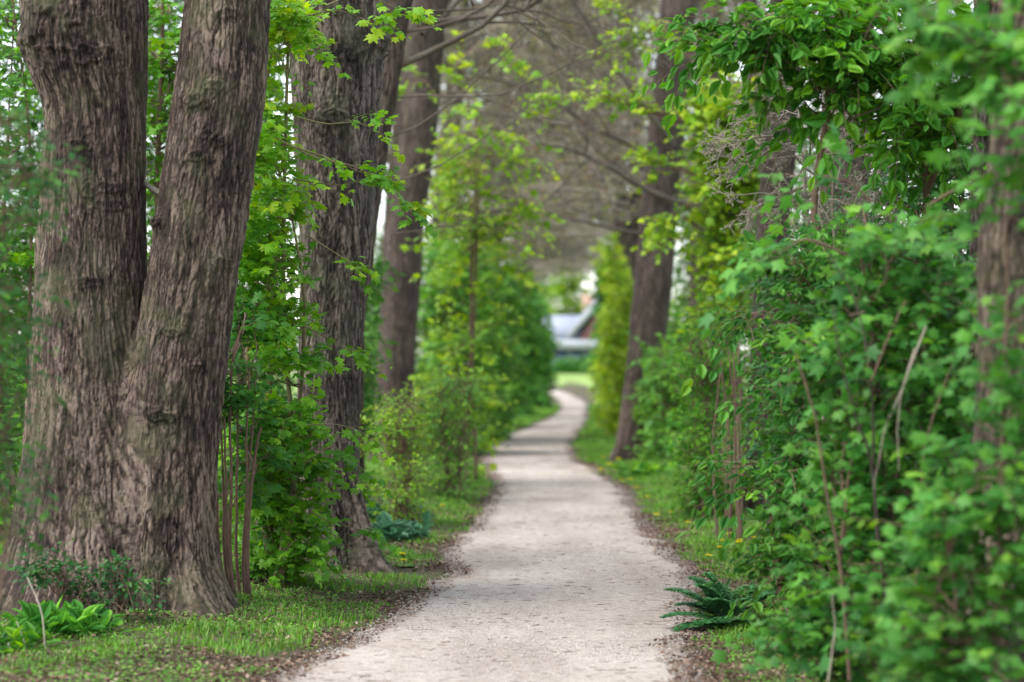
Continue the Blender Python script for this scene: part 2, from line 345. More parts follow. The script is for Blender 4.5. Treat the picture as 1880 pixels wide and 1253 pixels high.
# ------------------------------------------------------------ tree trunks
def trunk(name, parent, prof, mat, nth=384, dz=.007, ztop=3.9, topz=12., topr=.12, topxy=None, lobes=(), knots=(), cell=.0225, depth=.0135, seed=0, foot=-.15, hlen=.15, mate=None):
    """prof: (z, cx, cy, r) rows from foot to ztop; bark ridges are real relief"""
    pr = np.array(sorted(prof, key=lambda q: q[0]))
    zs = np.concatenate([np.arange(foot, ztop, dz), np.linspace(ztop, topz, 60)]) if topz > ztop else np.arange(foot, ztop, dz)
    if topz > ztop:
        e = pr[-1]; txy = topxy or (e[1], e[2]); pr = np.vstack([pr, [topz, txy[0], txy[1], topr]])
    k = 41
    def ip(c):
        zz = np.linspace(foot - .5, max(topz, ztop) + .5, 1600); v = np.interp(zz, pr[:, 0], pr[:, c]); v = np.convolve(np.pad(v, k // 2, mode='edge'), np.hanning(k) / np.hanning(k).sum(), 'valid'); return np.interp(zs, zz, v)
    cx, cy, r0 = ip(1), ip(2), ip(3)
    th = np.arange(nth) / nth * 2 * np.pi; TH, ZZ = np.meshgrid(th, zs)
    r = np.repeat(r0[:, None], nth, 1)
    fl = np.zeros_like(r)
    for (a, amp, wd, hz) in lobes:
        d = (TH - R_(a) + np.pi) % (2 * np.pi) - np.pi
        fl += amp * np.exp(-(d / R_(wd)) ** 2) * np.exp(-np.maximum(ZZ, -.1) / hz)
    r = r + fl
    c, s = np.cos(TH), np.sin(TH)
    if mate is not None:      # melt this stem into its twin below the fork
        mp = np.array(sorted(mate, key=lambda q: q[0])); mx_, my_, mr_ = (np.interp(zs, mp[:, 0], mp[:, q])[:, None] for q in (1, 2, 3))
        kk = (.02 + .15 * sm(1.9, .9, zs))[:, None]; rb = r.copy(); q = r.copy()
        for _ in range(14):
            d1 = q - rb; d2 = np.hypot(cx[:, None] + q * c - mx_, cy[:, None] + q * s - my_) - mr_
            h_ = np.clip(.5 + .5 * (d2 - d1) / kk, 0, 1); f_ = d2 * (1 - h_) + d1 * h_ - kk * h_ * (1 - h_); q = np.clip(q - .7 * f_, rb, rb + .20)
        r = np.where(zs[:, None] < 2.0, q, r)
    r = r + .035 * r0[:, None] * fbm(c * 1.2, s * 1.2, ZZ * 1.1, seed + 40) * 1.4 + .012 * fbm(c * 4, s * 4, ZZ * 4, seed + 41)
    kn = np.zeros_like(r)
    for (a, z, amp, sz) in knots:
        d = ((TH - R_(a) + np.pi) % (2 * np.pi) - np.pi) * r0[:, None]; q = np.sqrt((d * .75) ** 2 + ((ZZ - z) * 1.7) ** 2) / sz; q = q * (1 + .45 * noise(np.cos(TH) * 9, np.sin(TH) * 9, ZZ * 22, seed + 60))
        r = r + 1.15 * amp * np.exp(-q ** 2) * (1 - .95 * np.exp(-(q * 2.6) ** 2)) + .25 * amp * np.exp(-(q / 1.5) ** 2) * np.sin(q * 9); kn += .8 * np.exp(-(q * .9) ** 2)
    # bark: interlaced vertical ridges with cross breaks
    rr = r0[:, None] * np.ones_like(TH)
    bx, by = c * np.median(r0) / cell, s * np.median(r0) / cell
    if len(lobes): zw = ZZ
    else: zw = ZZ
    wx = .5 * noise(bx * .45 + 3 * zw, by * .45, zw * 9 + bx * .3, seed) + .22 * noise(bx, by + zw * 9, zw * 24 + bx, seed + 8) + .5 * kn * noise(bx * .7, by * .7, zw * 14, seed + 9)
    wy = .5 * noise(bx * .45, by * .45 + 3 * zw, zw * 9 - by * .3, seed + 1)
    zz = zw / hlen + .43 * bx + .37 * by
    n1 = noise(bx + wx, by + wy, zz, seed + 2)
    n2 = noise(bx * 1.7 + wx + 5, by * 1.7 + wy, zw / (hlen * .5) - .6 * bx + .5 * by, seed + 3)
    n3 = noise(bx * .9 + 2 * wx, by * .9, zw / .026 + .9 * bx - .8 * by, seed + 4)
    n4 = noise(bx * 3.1, by * 3.1, zw / .013 + 1.3 * bx + .9 * by, seed + 5)
    a1 = np.minimum(np.abs(n1) * 2.3, 1) ** .8; a2 = np.minimum(np.abs(n2) * 2.3, 1)
    a1 = a1 * (.8 + .4 * sm(-.6, .6, noise(bx * .35, by * .35, zw * 2.5, seed + 11)))
    crk = (1 - sm(0, .14, np.abs(n3))) * sm(-.2, .3, noise(bx * .6, by * .6 + 9, zw * 6 + bx * .2, seed + 6) + .35 * sm(1.2, .1, ZZ))
    ridge = a1 * .62 + a2 * .30 - .30 * crk + .16 * n4
    fade = 1 + .5 * sm(.8, 0, ZZ)
    r = r + depth * fade * (ridge - .5)
    V = np.stack([cx[:, None] + r * c, cy[:, None] + r * s, ZZ], -1)
    n, m = V.shape[:2]
    i = (np.arange(n - 1)[:, None] * m + np.arange(m)[None]); j = np.arange(n - 1)[:, None] * m + (np.arange(m)[None] + 1) % m
    F = np.stack([i, j, j + m, i + m], -1).reshape(-1, 4)
    L_ = np.array(parent.location)
    tint = np.clip(-.02 + .85 * ridge + .18 * fbm(c * 2.2, s * 2.2, ZZ * 1.4, seed + 50), 0, 1) - .30 * np.clip(kn, 0, 1)
    return mesh(name, V.reshape(-1, 3) - L_, F, mat, parent, smooth=True, attrs={"tint": tint.ravel()}), (zs, cx, cy, r0)

def pxprof(Y, rows, dy=0.):
    out = []
    for py, a, b in rows:
        z = CAMZ - (py - HOR) / FPX * Y; out.append((z, ((a + b) / 2 - 940) / FPX * Y, Y + dy, (b - a) / 2 / FPX * Y))
    return out

def sprout(P, R, n, rng, t0=.25, t1=1., ang=(25, 60), lr=.5, K=6, gn=.12, up=.15, rr=.55, minL=0):
    """children of every branch in P (N,Kp,3)"""
    N, Kp, _ = P.shape; t = rng.uniform(t0, t1, (N, n)); f = t * (Kp - 1); k = np.minimum(f.astype(int), Kp - 2); f = f - k
    I = np.arange(N)[:, None]; A = P[I, k]; B = P[I, k + 1]; st = A + (B - A) * f[..., None]; T = nrm(B - A)
    rad = R[I, k] * (1 - f) + R[I, k + 1] * f
    L0 = np.linalg.norm(np.diff(P, axis=1), axis=-1).sum(1)[:, None]
    q = nrm(np.cross(T, rng.normal(size=T.shape))); an = np.radians(rng.uniform(*ang, (N, n)))[..., None]
    D = T * np.cos(an) + q * np.sin(an); ln = np.maximum(L0 * lr * rng.uniform(.5, 1.2, (N, n)) * (1.15 - .5 * t), minL)
    st = st.reshape(-1, 3); D = D.reshape(-1, 3); ln = ln.reshape(-1); rad = rad.reshape(-1) * rr
    return walk(st, D, ln, K, gn, up, rng), rad[:, None] * np.linspace(1, .35, K)
def walk(st, D, ln, K, gn, up, rng):
    out = [st]; p = st; d = nrm(D)
    for j in range(K - 1):
        p = p + d * (ln / (K - 1))[:, None]; out.append(p); d = nrm(d + rng.normal(0, gn, d.shape) + np.array([0, 0, up / (K - 1)]))
    return np.stack(out, 1)

def crown(parent, limbs, rng, n=(8, 7, 6), mat=None, sides=(8, 5, 3, 3), gn=.16, rmin=.0035, leafn=0, name="crown", leafmat=None, ang=(25, 65), up=.15, lsize=.05, zmin=None):
    """limbs: list of (start, dir, length, radius)"""
    st = np.array([q[0] for q in limbs], float); D = np.array([q[1] for q in limbs], float); ln = np.array([q[2] for q in limbs], float); rd = np.array([q[3] for q in limbs], float)
    P = walk(st, D, ln, 10, gn * .8, up * 2, rng); R = rd[:, None] * np.linspace(1, .3, 10)
    if zmin is not None: ok = P[:, :, 2].min(1) > zmin - .4; P, R = P[ok], R[ok]
    b = Bag(); tubes(b, P, R, sides[0], .5)
    for lv, k in enumerate(n):
        P, R = sprout(P, R, k, rng, t0=.15 if lv else .2, ang=ang, lr=(.5, .48, .5)[min(lv, 2)], K=(7, 6, 4)[min(lv, 2)], gn=gn, up=up)
        if zmin is not None: ok = P[:, :, 2].min(1) > zmin; P, R = P[ok], R[ok]
        R = np.maximum(R, rmin); tubes(b, P, R, sides[min(lv + 1, 3)], rng.uniform(.3, .9, len(P)))
    o = b.out(name, mat or M_TWIG, parent, True, parent.location)
    if leafn:
        T = P[rng.integers(0, len(P), leafn), -1]; lb = Bag()
        leaves(lb, "simple", T, rng.normal(size=T.shape) + [0, 0, -.6], rng.normal(size=T.shape) + [0, 0, 1], rng.uniform(.7, 1.3, leafn) * lsize, rng.uniform(0, 1, leafn))
        lb.out("foliage", leafmat or M_RUSSET, parent, False, parent.location)
    return P

def limbset(rng, tx, ty, zs, toward=0., n=8, L=(3, 5), r=.08, bias=.6):
    out = []
    for q in range(n):
        a = rng.uniform(0, 2 * np.pi); z = rng.uniform(*zs); d = np.array([math.cos(a), math.sin(a) * .8, rng.uniform(.15, .9)])
        d[0] += toward * bias * 2 * rng.uniform(.3, 1); out.append(((tx, ty, z), d, rng.uniform(*L), r * rng.uniform(.6, 1.1)))
    return out

# --- the two-stemmed oak at the left
OY = 14.3
t1 = thing("oak_tree", "thick twin-stemmed oak with a forked trunk and flaring roots, foremost on the left", "tree", gp(240, OY))
rowsL = [(-110, 50, 262), (0, 45, 262), (60, 36, 262), (130, 50, 262), (190, 76, 262), (250, 77, 262), (400, 68, 262), (500, 62, 262), (590, 57, 266), (700, 52, 275), (850, 42, 285), (950, 35, 290), (1050, 28, 295), (1170, 22, 300)]
rowsR = [(-110, 346, 500), (0, 340, 495), (150, 325, 487), (300, 300, 468), (450, 282, 445), (590, 256, 426), (700, 235, 411), (850, 225, 394), (950, 222, 384), (1050, 222, 380), (1170, 222, 385)]
trunk("trunk", t1, pxprof(OY, rowsL, .1), M_BARK, seed=1, mate=pxprof(OY - .08, rowsR, 0), ztop=3.8, topz=11, topr=.16, topxy=(-3.4, OY + .3),
      lobes=[(205, .36, 26, .30), (250, .16, 22, .35), (290, .22, 20, .26), (150, .3, 30, .3), (60, .2, 30, .3)],
      knots=[(283, 3.32, .035, .09), (190, 3.55, .05, .28), (293, 2.55, .025, .06), (278, 2.0, .018, .05), (262, 2.8, .02, .06), (300, 2.45, .02, .06)])
trunk("trunk", t1, pxprof(OY - .08, rowsR, 0), M_BARK, seed=2, mate=pxprof(OY, rowsL, .1), ztop=3.8, topz=10.5, topr=.12, topxy=(-1.2, OY - .2),
      lobes=[(308, .40, 19, .24), (345, .20, 22, .30), (265, .12, 20, .3), (30, .25, 30, .3)],
      knots=[(247, 3.05, .03, .06), (270, 3.13, .02, .05), (270, 2.85, .02, .04), (286, 2.8, .03, .04), (262, 2.72, .02, .05), (205, 2.35, .04, .05), (262, 1.7, .02, .05), (300, 1.5, .02, .05), (265, 1.22, .03, .06), (280, 3.55, .02, .05), (320, 2.1, .02, .06)])
rng = np.random.default_rng(3)
crown(t1, [((-3.0, OY + .2, 5), (-1, .2, 1), 4, .1), ((-3.2, OY + .2, 7), (.3, -.8, 1), 4, .1), ((-3.3, OY, 9), (-.4, .6, 1), 3.5, .09), ((-1.35, OY, 6), (1, .3, 1), 4.5, .1), ((-1.3, OY, 8), (.6, -.5, 1), 4, .09), ((-1.25, OY, 9.5), (.1, .5, 1), 3, .08),
           ((-2.06, OY + .05, 2.52), (-.9, .3, .45), .5, .02)], rng, n=(7, 6, 5))

# --- the second oak
Y2 = 17.6
t2 = thing("oak_tree", "single oak leaning left with ridged grey bark, behind the maple shrub at the path edge", "tree", gp(625, Y2))
rows2 = [(-110, 528, 702), (0, 532, 702), (70, 534, 707), (110, 538, 703), (250, 543, 692), (400, 550, 685), (500, 553, 679), (620, 549, 665), (800, 545, 658), (900, 550, 662), (1000, 560, 668), (1080, 565, 672)]
trunk("trunk", t2, pxprof(Y2, rows2), M_BARK2, seed=6, nth=352, ztop=4.4, topz=12, topr=.14, topxy=(-1.9, Y2 + .4), dz=.008, cell=.026, depth=.0155,
      lobes=[(322, .38, 18, .34), (275, .12, 16, .3), (240, .22, 18, .28), (190, .2, 20, .3), (60, .2, 30, .3)],
      knots=[(345, 3.85, .05, .10), (270, 3.3, .035, .10), (285, 3.75, .02, .08)])
crown(t2, [((-1.3, Y2, 5), (.9, .2, .8), 4.5, .1), ((-1.5, Y2, 6.5), (-1, .3, .8), 4, .1), ((-1.6, Y2, 8), (.4, -.8, 1), 4, .09), ((-1.8, Y2, 9.5), (.4, .8, 1), 4, .09)], rng, n=(7, 6, 5))

def simple_tree(label, Y, rows, mat=M_FARBARK, seed=0, dy=0, topz=12, topdx=0., toward=1, nl=9, zs=(3.5, 10), n=(7, 6, 6), depth=.012, nth=128, dz=.02, leafn=0, lobes=None, L=(3, 5.5), extra=(), rmin=.005, cat="tree", name="oak_tree", group=None, leafmat=None):
    pr = pxprof(Y, rows); b = pr[-1]; r0 = pr[-1][3]
    t = thing(name, label, cat, (b[1], Y, float(gz(b[1], Y))), group)
    top = pr[0]; rg = np.random.default_rng(seed)
    trunk("trunk", t, pr, mat, nth=nth, dz=dz, ztop=top[0], topz=topz, topr=top[3] * .45, topxy=(top[1] + topdx, Y), seed=seed, depth=depth,
          lobes=lobes or [(rg.uniform(0, 360), r0 * .5, 24, .3) for _ in range(5)])
    crown(t, limbset(rg, top[1] + topdx * .4, Y, zs, toward, nl, L, top[3] * .2) + list(extra), rg, n=n, leafn=leafn, rmin=rmin, leafmat=leafmat, mat=M_LIMB, zmin=1.5 + .052 * Y)
    return t
GAV = "trees lining the path"
# slim tree with the drooping bare limbs right behind the second oak
Y3 = 23.
a3 = W(728, 150, Y3); a4 = W(725, 330, Y3)
t3 = simple_tree("slim olive-barked tree half hidden behind the leaning oak, its bare limbs reaching over the path", Y3,
    [(-60, 708, 765), (0, 704, 757), (120, 694, 738), (250, 684, 716), (400, 662, 694), (600, 640, 668), (1010, 630, 668)], mat=M_FARBARK, seed=31, topdx=.5, nl=6, zs=(4.6, 8), L=(2.5, 4), n=(7, 6, 5),
    extra=[(W(735, 120, Y3), (1, -.15, .42), 2.6, .034), (W(735, 60, Y3), (1, -.25, .12), 2.8, .016), (W(722, 330, Y3), (1, -.3, .12), 1.5, .009), (W(720, 250, Y3), (1, -.2, .35), 2.3, .012), (W(725, 180, Y3), (1, -.4, .06), 2.6, .012), (W(735, 20, Y3), (1, .1, .0), 3.0, .014), (W(735, -40, Y3), (1, -.1, -.12), 3.0, .013), (W(715, 430, Y3), (1, -.3, .1), 1.0, .007)], rmin=.0022)
t4 = simple_tree("blurred stout brown tree beyond the leaning oak on the left, trunk leaning right", 37.,
    [(-150, 760, 835), (0, 752, 822), (250, 732, 800), (400, 715, 780), (600, 696, 766), (740, 690, 757), (855, 684, 760)], seed=32, leafn=300)
t5 = simple_tree("stout blurred brown tree on the right side of the path, standing free above the grass", 38.,
    [(-150, 1225, 1290), (0, 1215, 1280), (200, 1195, 1262), (350, 1180, 1246), (500, 1165, 1236), (650, 1152, 1220), (750, 1140, 1190), (850, 1132, 1184)], seed=33, toward=-1, leafn=500)
t6 = simple_tree("slimmer brown trunk just right of the stout free-standing tree", 46.,
    [(-100, 1285, 1335), (300, 1272, 1312), (450, 1268, 1303), (700, 1258, 1296), (830, 1250, 1296)], seed=34, toward=-1, leafn=300)
t7 = simple_tree("dark narrow tree trunk rising behind the bare twig thicket on the right", 24.,
    [(-100, 1420, 1490), (100, 1408, 1475), (250, 1400, 1462), (400, 1392, 1450), (520, 1385, 1445), (980, 1365, 1440)], seed=35, toward=-1, nl=8, zs=(4.5, 9), mat=M_FARBARK)
t8 = simple_tree("broad dark trunk partly hidden by leaves to the right of the bare twig thicket", 21.,
    [(-100, 1520, 1610), (200, 1510, 1600), (500, 1505, 1592), (1000, 1490, 1600)], seed=36, toward=-1, nl=7, zs=(4.8, 9), mat=M_FARBARK)
t9 = simple_tree("near brown trunk cut by the right edge of the picture, rising out of maple leaves", 9.6,
    [(-200, 1842, 1960), (0, 1838, 1950), (250, 1825, 1930), (450, 1800, 1925), (700, 1795, 1925), (1000, 1785, 1930), (1360, 1770, 1950)], seed=37, toward=-1, nl=7, zs=(4., 9), mat=M_BARK, nth=256, dz=.01, topdx=.1)
t10 = simple_tree("ridged trunk seen between leaves just left of the near right-hand trunk", 13.,
    [(-150, 1795, 1850), (100, 1790, 1842), (400, 1785, 1835), (1180, 1765, 1840)], seed=38, toward=-1, nl=6, zs=(4.5, 9), mat=M_BARK2, nth=200, dz=.012, depth=.02)

# far trees: four kinds copied along both sides
def far_tree(seed, toward):
    rg = np.random.default_rng(seed); Y = 0
    t = thing("oak_tree", "x", "tree", (0, 0, 0), GAV)
    trunk("trunk", t, [(-.2, 0, 0, .34), (1.5, .02, 0, .27), (4, .1 * toward, .1, .24), (6, .2 * toward, 0, .2)], M_FARBARK, nth=48, dz=.06, ztop=6, topz=13, topr=.08, topxy=(.8 * toward, 0), seed=seed, lobes=[(rg.uniform(0, 360), .2, 24, .3) for _ in range(5)])
    lim = limbset(rg, .15 * toward, 0, (4.2, 7), toward, 8, (3.2, 5.5), .065, bias=.9) + limbset(rg, .4 * toward, 0, (6.5, 12), toward, 11, (2.5, 5), .055, bias=.3)
    crown(t, lim, rg, n=(8, 6, 5), rmin=.009, leafn=4200, sides=(7, 4, 3, 3), ang=(25, 75), up=.1, lsize=.08, zmin=4.3, gn=.2); return t
protos = [far_tree(61, 1), far_tree(62, 1), far_tree(63, -1), far_tree(64, -1)]
ord_ = ["first", "second", "third", "fourth", "fifth", "sixth", "seventh", "eighth", "ninth"]
spots = []
for k, Y in enumerate((47, 55, 66, 78, 92, 108)): spots.append((float(edgeL(Y)) - (1.9, 1.5, 1.3, 1.2, 1.3, 2.)[k], Y, 0 if k % 2 else 1, "left", k))
for k, Y in enumerate((55, 64, 75, 88, 102)): spots.append((float(edgeR(Y)) + (1.5, 1.1, 1.2, 1.3, 2.)[k], Y, 2 + k % 2, "right", k))
for px, Y, p, lb in ((1335, 48, 3, 'blurred bare oak behind the slimmer brown trunk'), (1420, 42, 2, 'bare oak behind the dark narrow trunk on the right'), (1560, 55, 3, 'bare oak far behind the broad dark trunk'), (790, 66, 1, 'bare oak far behind the stout left tree'), (650, 50, 0, 'bare oak hidden mostly by the leaning oak')): spots.append(((px - 940) / FPX * Y, Y, p, lb, -1))
used = set()
for x, Y, p, side, k in spots:
    lab = side if k < 0 else f"{ord_[k]} of the blurred bare oaks receding along the {side} side of the far path"
    rz = (rng.uniform(-.5, .5)); scl = rng.uniform(.85, 1.15)
    if p not in used:
        used.add(p); o = protos[p]; o.location = (x, Y, float(gz(x, Y))); o.rotation_euler = (0, 0, rz); o["label"] = lab
    else: dup(protos[p], (x, Y, float(gz(x, Y))), rz, (scl, scl, scl * rng.uniform(.9, 1.1)), lab, GAV)
# ------------------------------------------------------------ shrubs
def shrub(name, label, cat, base, stems, blobs, nb, ns, m, kind, size, lmat, smat=M_STEM, seed=0, arms=(), arep=2, L=.42, tint=(0, .85), srad=.014, spread=.10, loc=None, group=None, droop=.25, tipy=0., brad=.006, tsides=4, up=.35, shell=.35):
    """stems: polylines in metres; blobs: (centre, radii, weight); arms: polylines that must carry leaves"""
    rg = np.random.default_rng(seed); loc = np.array(base if loc is None else loc, float)
    t = thing(name, label, cat, loc, group); sb = Bag(); allp = []
    for s in stems:
        c = curve(s, 22, .004, rg.integers(1e6)); rad = srad * rg.uniform(.7, 1.2) * np.linspace(1, .35, 22); tubes(sb, c[None], rad[None], 7, .5); allp.append(c)
    A = np.concatenate(allp); wts = np.array([b[2] for b in blobs], float); wts /= wts.sum()
    bi = rg.choice(len(blobs), nb, p=wts); C = np.array([b[0] for b in blobs])[bi]; RR = np.array([b[1] for b in blobs])[bi]
    d = nrm(rg.normal(size=(nb, 3))); rad = rg.uniform(0, 1, (nb, 1)) ** shell; T = C + d * RR * rad
    T[:, 2] = np.maximum(T[:, 2], gz(T[:, 0], T[:, 1]) + .08)
    dist = np.linalg.norm(A[None] - T[:, None], axis=-1) + 1.2 * np.maximum(A[None, :, 2] - T[:, None, 2] + .15, 0) + rg.uniform(0, .25, (nb, len(A)))
    st = A[np.argmin(dist, 1)]; K = 9; tt = np.linspace(0, 1, K)[None, :, None]
    mid = (st + T) / 2 + rg.normal(0, .06, st.shape) + np.array([0, 0, .12]) * np.linalg.norm(T - st, axis=1, keepdims=True)
    P = (1 - tt) ** 2 * st[:, None] + 2 * tt * (1 - tt) * mid[:, None] + tt ** 2 * T[:, None]
    P = P + rg.normal(0, .008, P.shape) * (tt > 0)
    for a in arms:
        for _ in range(arep):
            ca = curve(a, K); ca = ca + (np.linspace(0, 1, K) ** 1.2)[:, None] * rg.normal(0, .07, 3) * (_ > 0); P = np.concatenate([P, ca[None]])
    tubes(sb, P, brad * np.linspace(1, .3, K)[None] * rg.uniform(.7, 1.3, (len(P), 1)), tsides, rg.uniform(.3, .9, len(P)))
    # sprays along every branch
    N = len(P); extra_arm = np.zeros(N); extra_arm[nb:] = 1
    f = np.clip(np.concatenate([rg.uniform(.45, 1., (N, ns))], 1), 0, .999) * (K - 1); f[:, 0] = (K - 1) * .995; k = f.astype(int); f = f - k; I = np.arange(N)[:, None]
    s0 = P[I, k] * (1 - f[..., None]) + P[I, np.minimum(k + 1, K - 1)] * f[..., None]; tan = nrm(P[I, np.minimum(k + 1, K - 1)] - P[I, k])
    dr = nrm(tan * .8 + rg.normal(0, .55, tan.shape) * np.array([1, 1, .55]) + np.array([0, 0, .1])); dr[:, 0] = nrm(tan[:, 0] + rg.normal(0, .2, (N, 3)))
    s0 = s0.reshape(-1, 3); dr = dr.reshape(-1, 3); Ls = L * rg.uniform(.5, 1.1, len(s0))
    Q = 4; q = np.linspace(0, 1, Q)[None, :, None]
    tw = s0[:, None] + dr[:, None] * q * Ls[:, None, None] + np.array([0, 0, -droop]) * (q ** 2) * Ls[:, None, None]
    tubes(sb, tw, np.linspace(1, .4, Q)[None] * brad * .4 * np.ones((len(tw), 1)), 3, rg.uniform(.3, .9, len(tw)))
    tj = (np.arange(m) + rg.uniform(.2, .8, (len(s0), m))) / m; tj = .08 + .95 * tj; tq = tj[..., None]
    pos = s0[:, None] + dr[:, None] * tq * Ls[:, None, None] + np.array([0, 0, -droop]) * tq ** 2 * Ls[:, None, None]
    side = nrm(np.cross(dr, np.array([0, 0, 1.])))[:, None] * np.where(np.arange(m) % 2, 1, -1)[None, :, None]
    off = rg.uniform(.1, 1, (len(s0), m, 1)) * spread * (1.15 - tq)
    pos = pos + side * off + rg.normal(0, .012, pos.shape) + dr[:, None] * off * .4
    D = dr[:, None] * .55 + side * .9 * (1.2 - tq) + rg.normal(0, .3, pos.shape) + np.array([0, 0, -.35])
    Nn = np.array([0, 0, 1.]) + rg.normal(0, up, pos.shape) + np.array([0, -.25, 0])
    pos = pos.reshape(-1, 3); D = D.reshape(-1, 3); Nn = Nn.reshape(-1, 3)
    ok = pos[:, 2] > gz(pos[:, 0], pos[:, 1]) + .01; ok &= rg.uniform(0, 1, len(pos)) > .08; ok &= ~((pos[:, 0] > edgeL(pos[:, 1]) + .3) & (pos[:, 0] < edgeR(pos[:, 1]) - .3) & (pos[:, 2] < 1.9) & (pos[:, 1] < 140))   # kept clear by walkers
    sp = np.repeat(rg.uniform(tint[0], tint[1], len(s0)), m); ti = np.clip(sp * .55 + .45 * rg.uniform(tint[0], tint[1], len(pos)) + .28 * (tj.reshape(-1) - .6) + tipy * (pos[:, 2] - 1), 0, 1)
    lb = Bag(); sz = size * rg.uniform(.38, 1.2, len(pos)) * np.repeat(rg.uniform(.75, 1.15, len(s0)), m); leaves(lb, kind, pos[ok], D[ok], Nn[ok], sz[ok], ti[ok])
    sb.out("stem", smat, t, True, loc); lb.out("foliage", lmat, t, False, loc)
    return t
def B(px, py, Y, rx, ry, rY, w_=1.): return (W(px, py, Y), np.array([rx / FPX * Y, rY, ry / FPX * Y]), w_)
def ST(Y, *pts): return [W(a, b, c[0] if c else Y) for a, b, *c in pts]
def fromground(px, Y, *pts): return [gp(px, Y) - [0, 0, .03]] + [W(a, b, c[0] if c else Y) for a, b, *c in pts]

# field maple between the two oaks, in focus
YM = 15.9
shrub("maple_shrub", "tall field maple shrub with bright lobed leaves growing between the two ridged oaks", "shrub", gp(490, YM),
      [fromground(500, YM + .2, (492, 900), (492, 740), (505, 600), (478, 450), (470, 300), (500, 100), (520, -120)), fromground(500, YM + .2, (470, 800), (455, 640), (470, 560), (455, 400), (450, 250)), fromground(510, YM, (540, 900), (550, 760), (560, 560), (540, 400)), fromground(515, YM, (540, 850), (525, 600), (530, 300), (540, 50), (550, -100)),
       fromground(500, YM, (520, 1000), (550, 860), (570, 800))],
      [B(480, 130, YM, 40, 190, .6, 1.5), B(530, 40, YM, 50, 60, .5, .6), B(485, 330, YM, 60, 120, .5, 2.0), B(490, 520, YM, 62, 130, .45, 2.2), B(520, 620, YM, 50, 80, .4, 1.0), B(460, 780, YM, 60, 90, .4, .8), B(515, 810, YM, 62, 90, .5, 2.0), B(525, 960, YM, 55, 110, .4, 2.1), B(480, 1000, YM + .2, 60, 90, .3, .7)],
      195, 4, 12, "maple", .066, M_MAPLE, smat=M_YSTEM, seed=71, srad=.028, L=.30, tint=(.1, .9), tipy=.10, spread=.09, arep=1,
      arms=[ST(YM - .3, (545, 215), (600, 228), (650, 225), (690, 238)), ST(YM - .4, (500, 250), (580, 290), (650, 305), (700, 335), (752, 378)), ST(YM - .4, (540, 270), (600, 290), (670, 320)), ST(YM - .3, (560, 430), (600, 455), (640, 480)), ST(YM - .3, (560, 780), (620, 780), (662, 792)), ST(YM - .3, (570, 940), (610, 960), (660, 972)), ST(YM - .3, (560, 600), (600, 620), (635, 640)), ST(YM - .5, (560, 30), (620, 20), (680, 40)), ST(YM - .5, (600, 10), (660, -10), (740, 20)), ST(YM - .3, (560, 850), (610, 820), (640, 850)), ST(YM - .3, (540, 330), (620, 340), (660, 330))])
# coppiced brown stems beside the twin oak
YH = 14.9
hz = []; rg = np.random.default_rng(8)
for a, b_, c in ((385, 760, 400), (405, 700, 415), (428, 660, 420), (440, 700, 432), (462, 720, 440), (455, 690, 450), (470, 800, 445), (395, 850, 408), (415, 760, 425)):
    hz.append(fromground(c + 10, YH + rg.uniform(-.1, .2), (c + (a - c) * .3, 1020), ((a + c) / 2, 900), (a, b_)))
shrub("hazel_shrub", "cluster of thin reddish-brown coppice stems at the right foot of the twin oak", "shrub", gp(430, YH), hz,
      [B(430, 700, YH + .2, 45, 80, .25, 1.5), B(470, 830, YH + .4, 40, 90, .2, 1), B(445, 600, YH + .3, 30, 60, .2, .6)], 46, 3, 10, "maple", .06, M_COOL, smat=M_STEM, seed=72, srad=.017, L=.25, tint=(.2, .8), spread=.06)
# blurred leaves at the left margin, nearer than the oak
shrub("honeysuckle_shrub", "blurred dark green shrub in the near left margin overlapping the twin oak", "shrub", gp(-60, 9.6),
      [fromground(-60, 9.6, (-70, 900), (-50, 500), (-20, 150)), fromground(-80, 9.6, (-30, 1000), (-20, 700), (-30, 300)), fromground(-70, 9.6, (-10, 1100), (0, 900))],
      [B(0, 300, 9.6, 60, 160, .3, 1.2), B(-30, 620, 9.6, 75, 200, .3, 2), B(-20, 900, 9.6, 50, 160, .3, 1.6), B(-90, 500, 9.8, 60, 450, .3, 1.5)],
      130, 4, 9, "simple", .045, M_DARK, seed=73, L=.26, tint=(.2, 1), srad=.012, arms=[ST(9.6, (-40, 560), (10, 530), (60, 530)), ST(9.6, (-40, 240), (10, 230), (50, 250)), ST(9.6, (-40, 850), (-10, 860), (30, 880)), ST(9.6, (-40, 330), (10, 290), (60, 330))], arep=1)
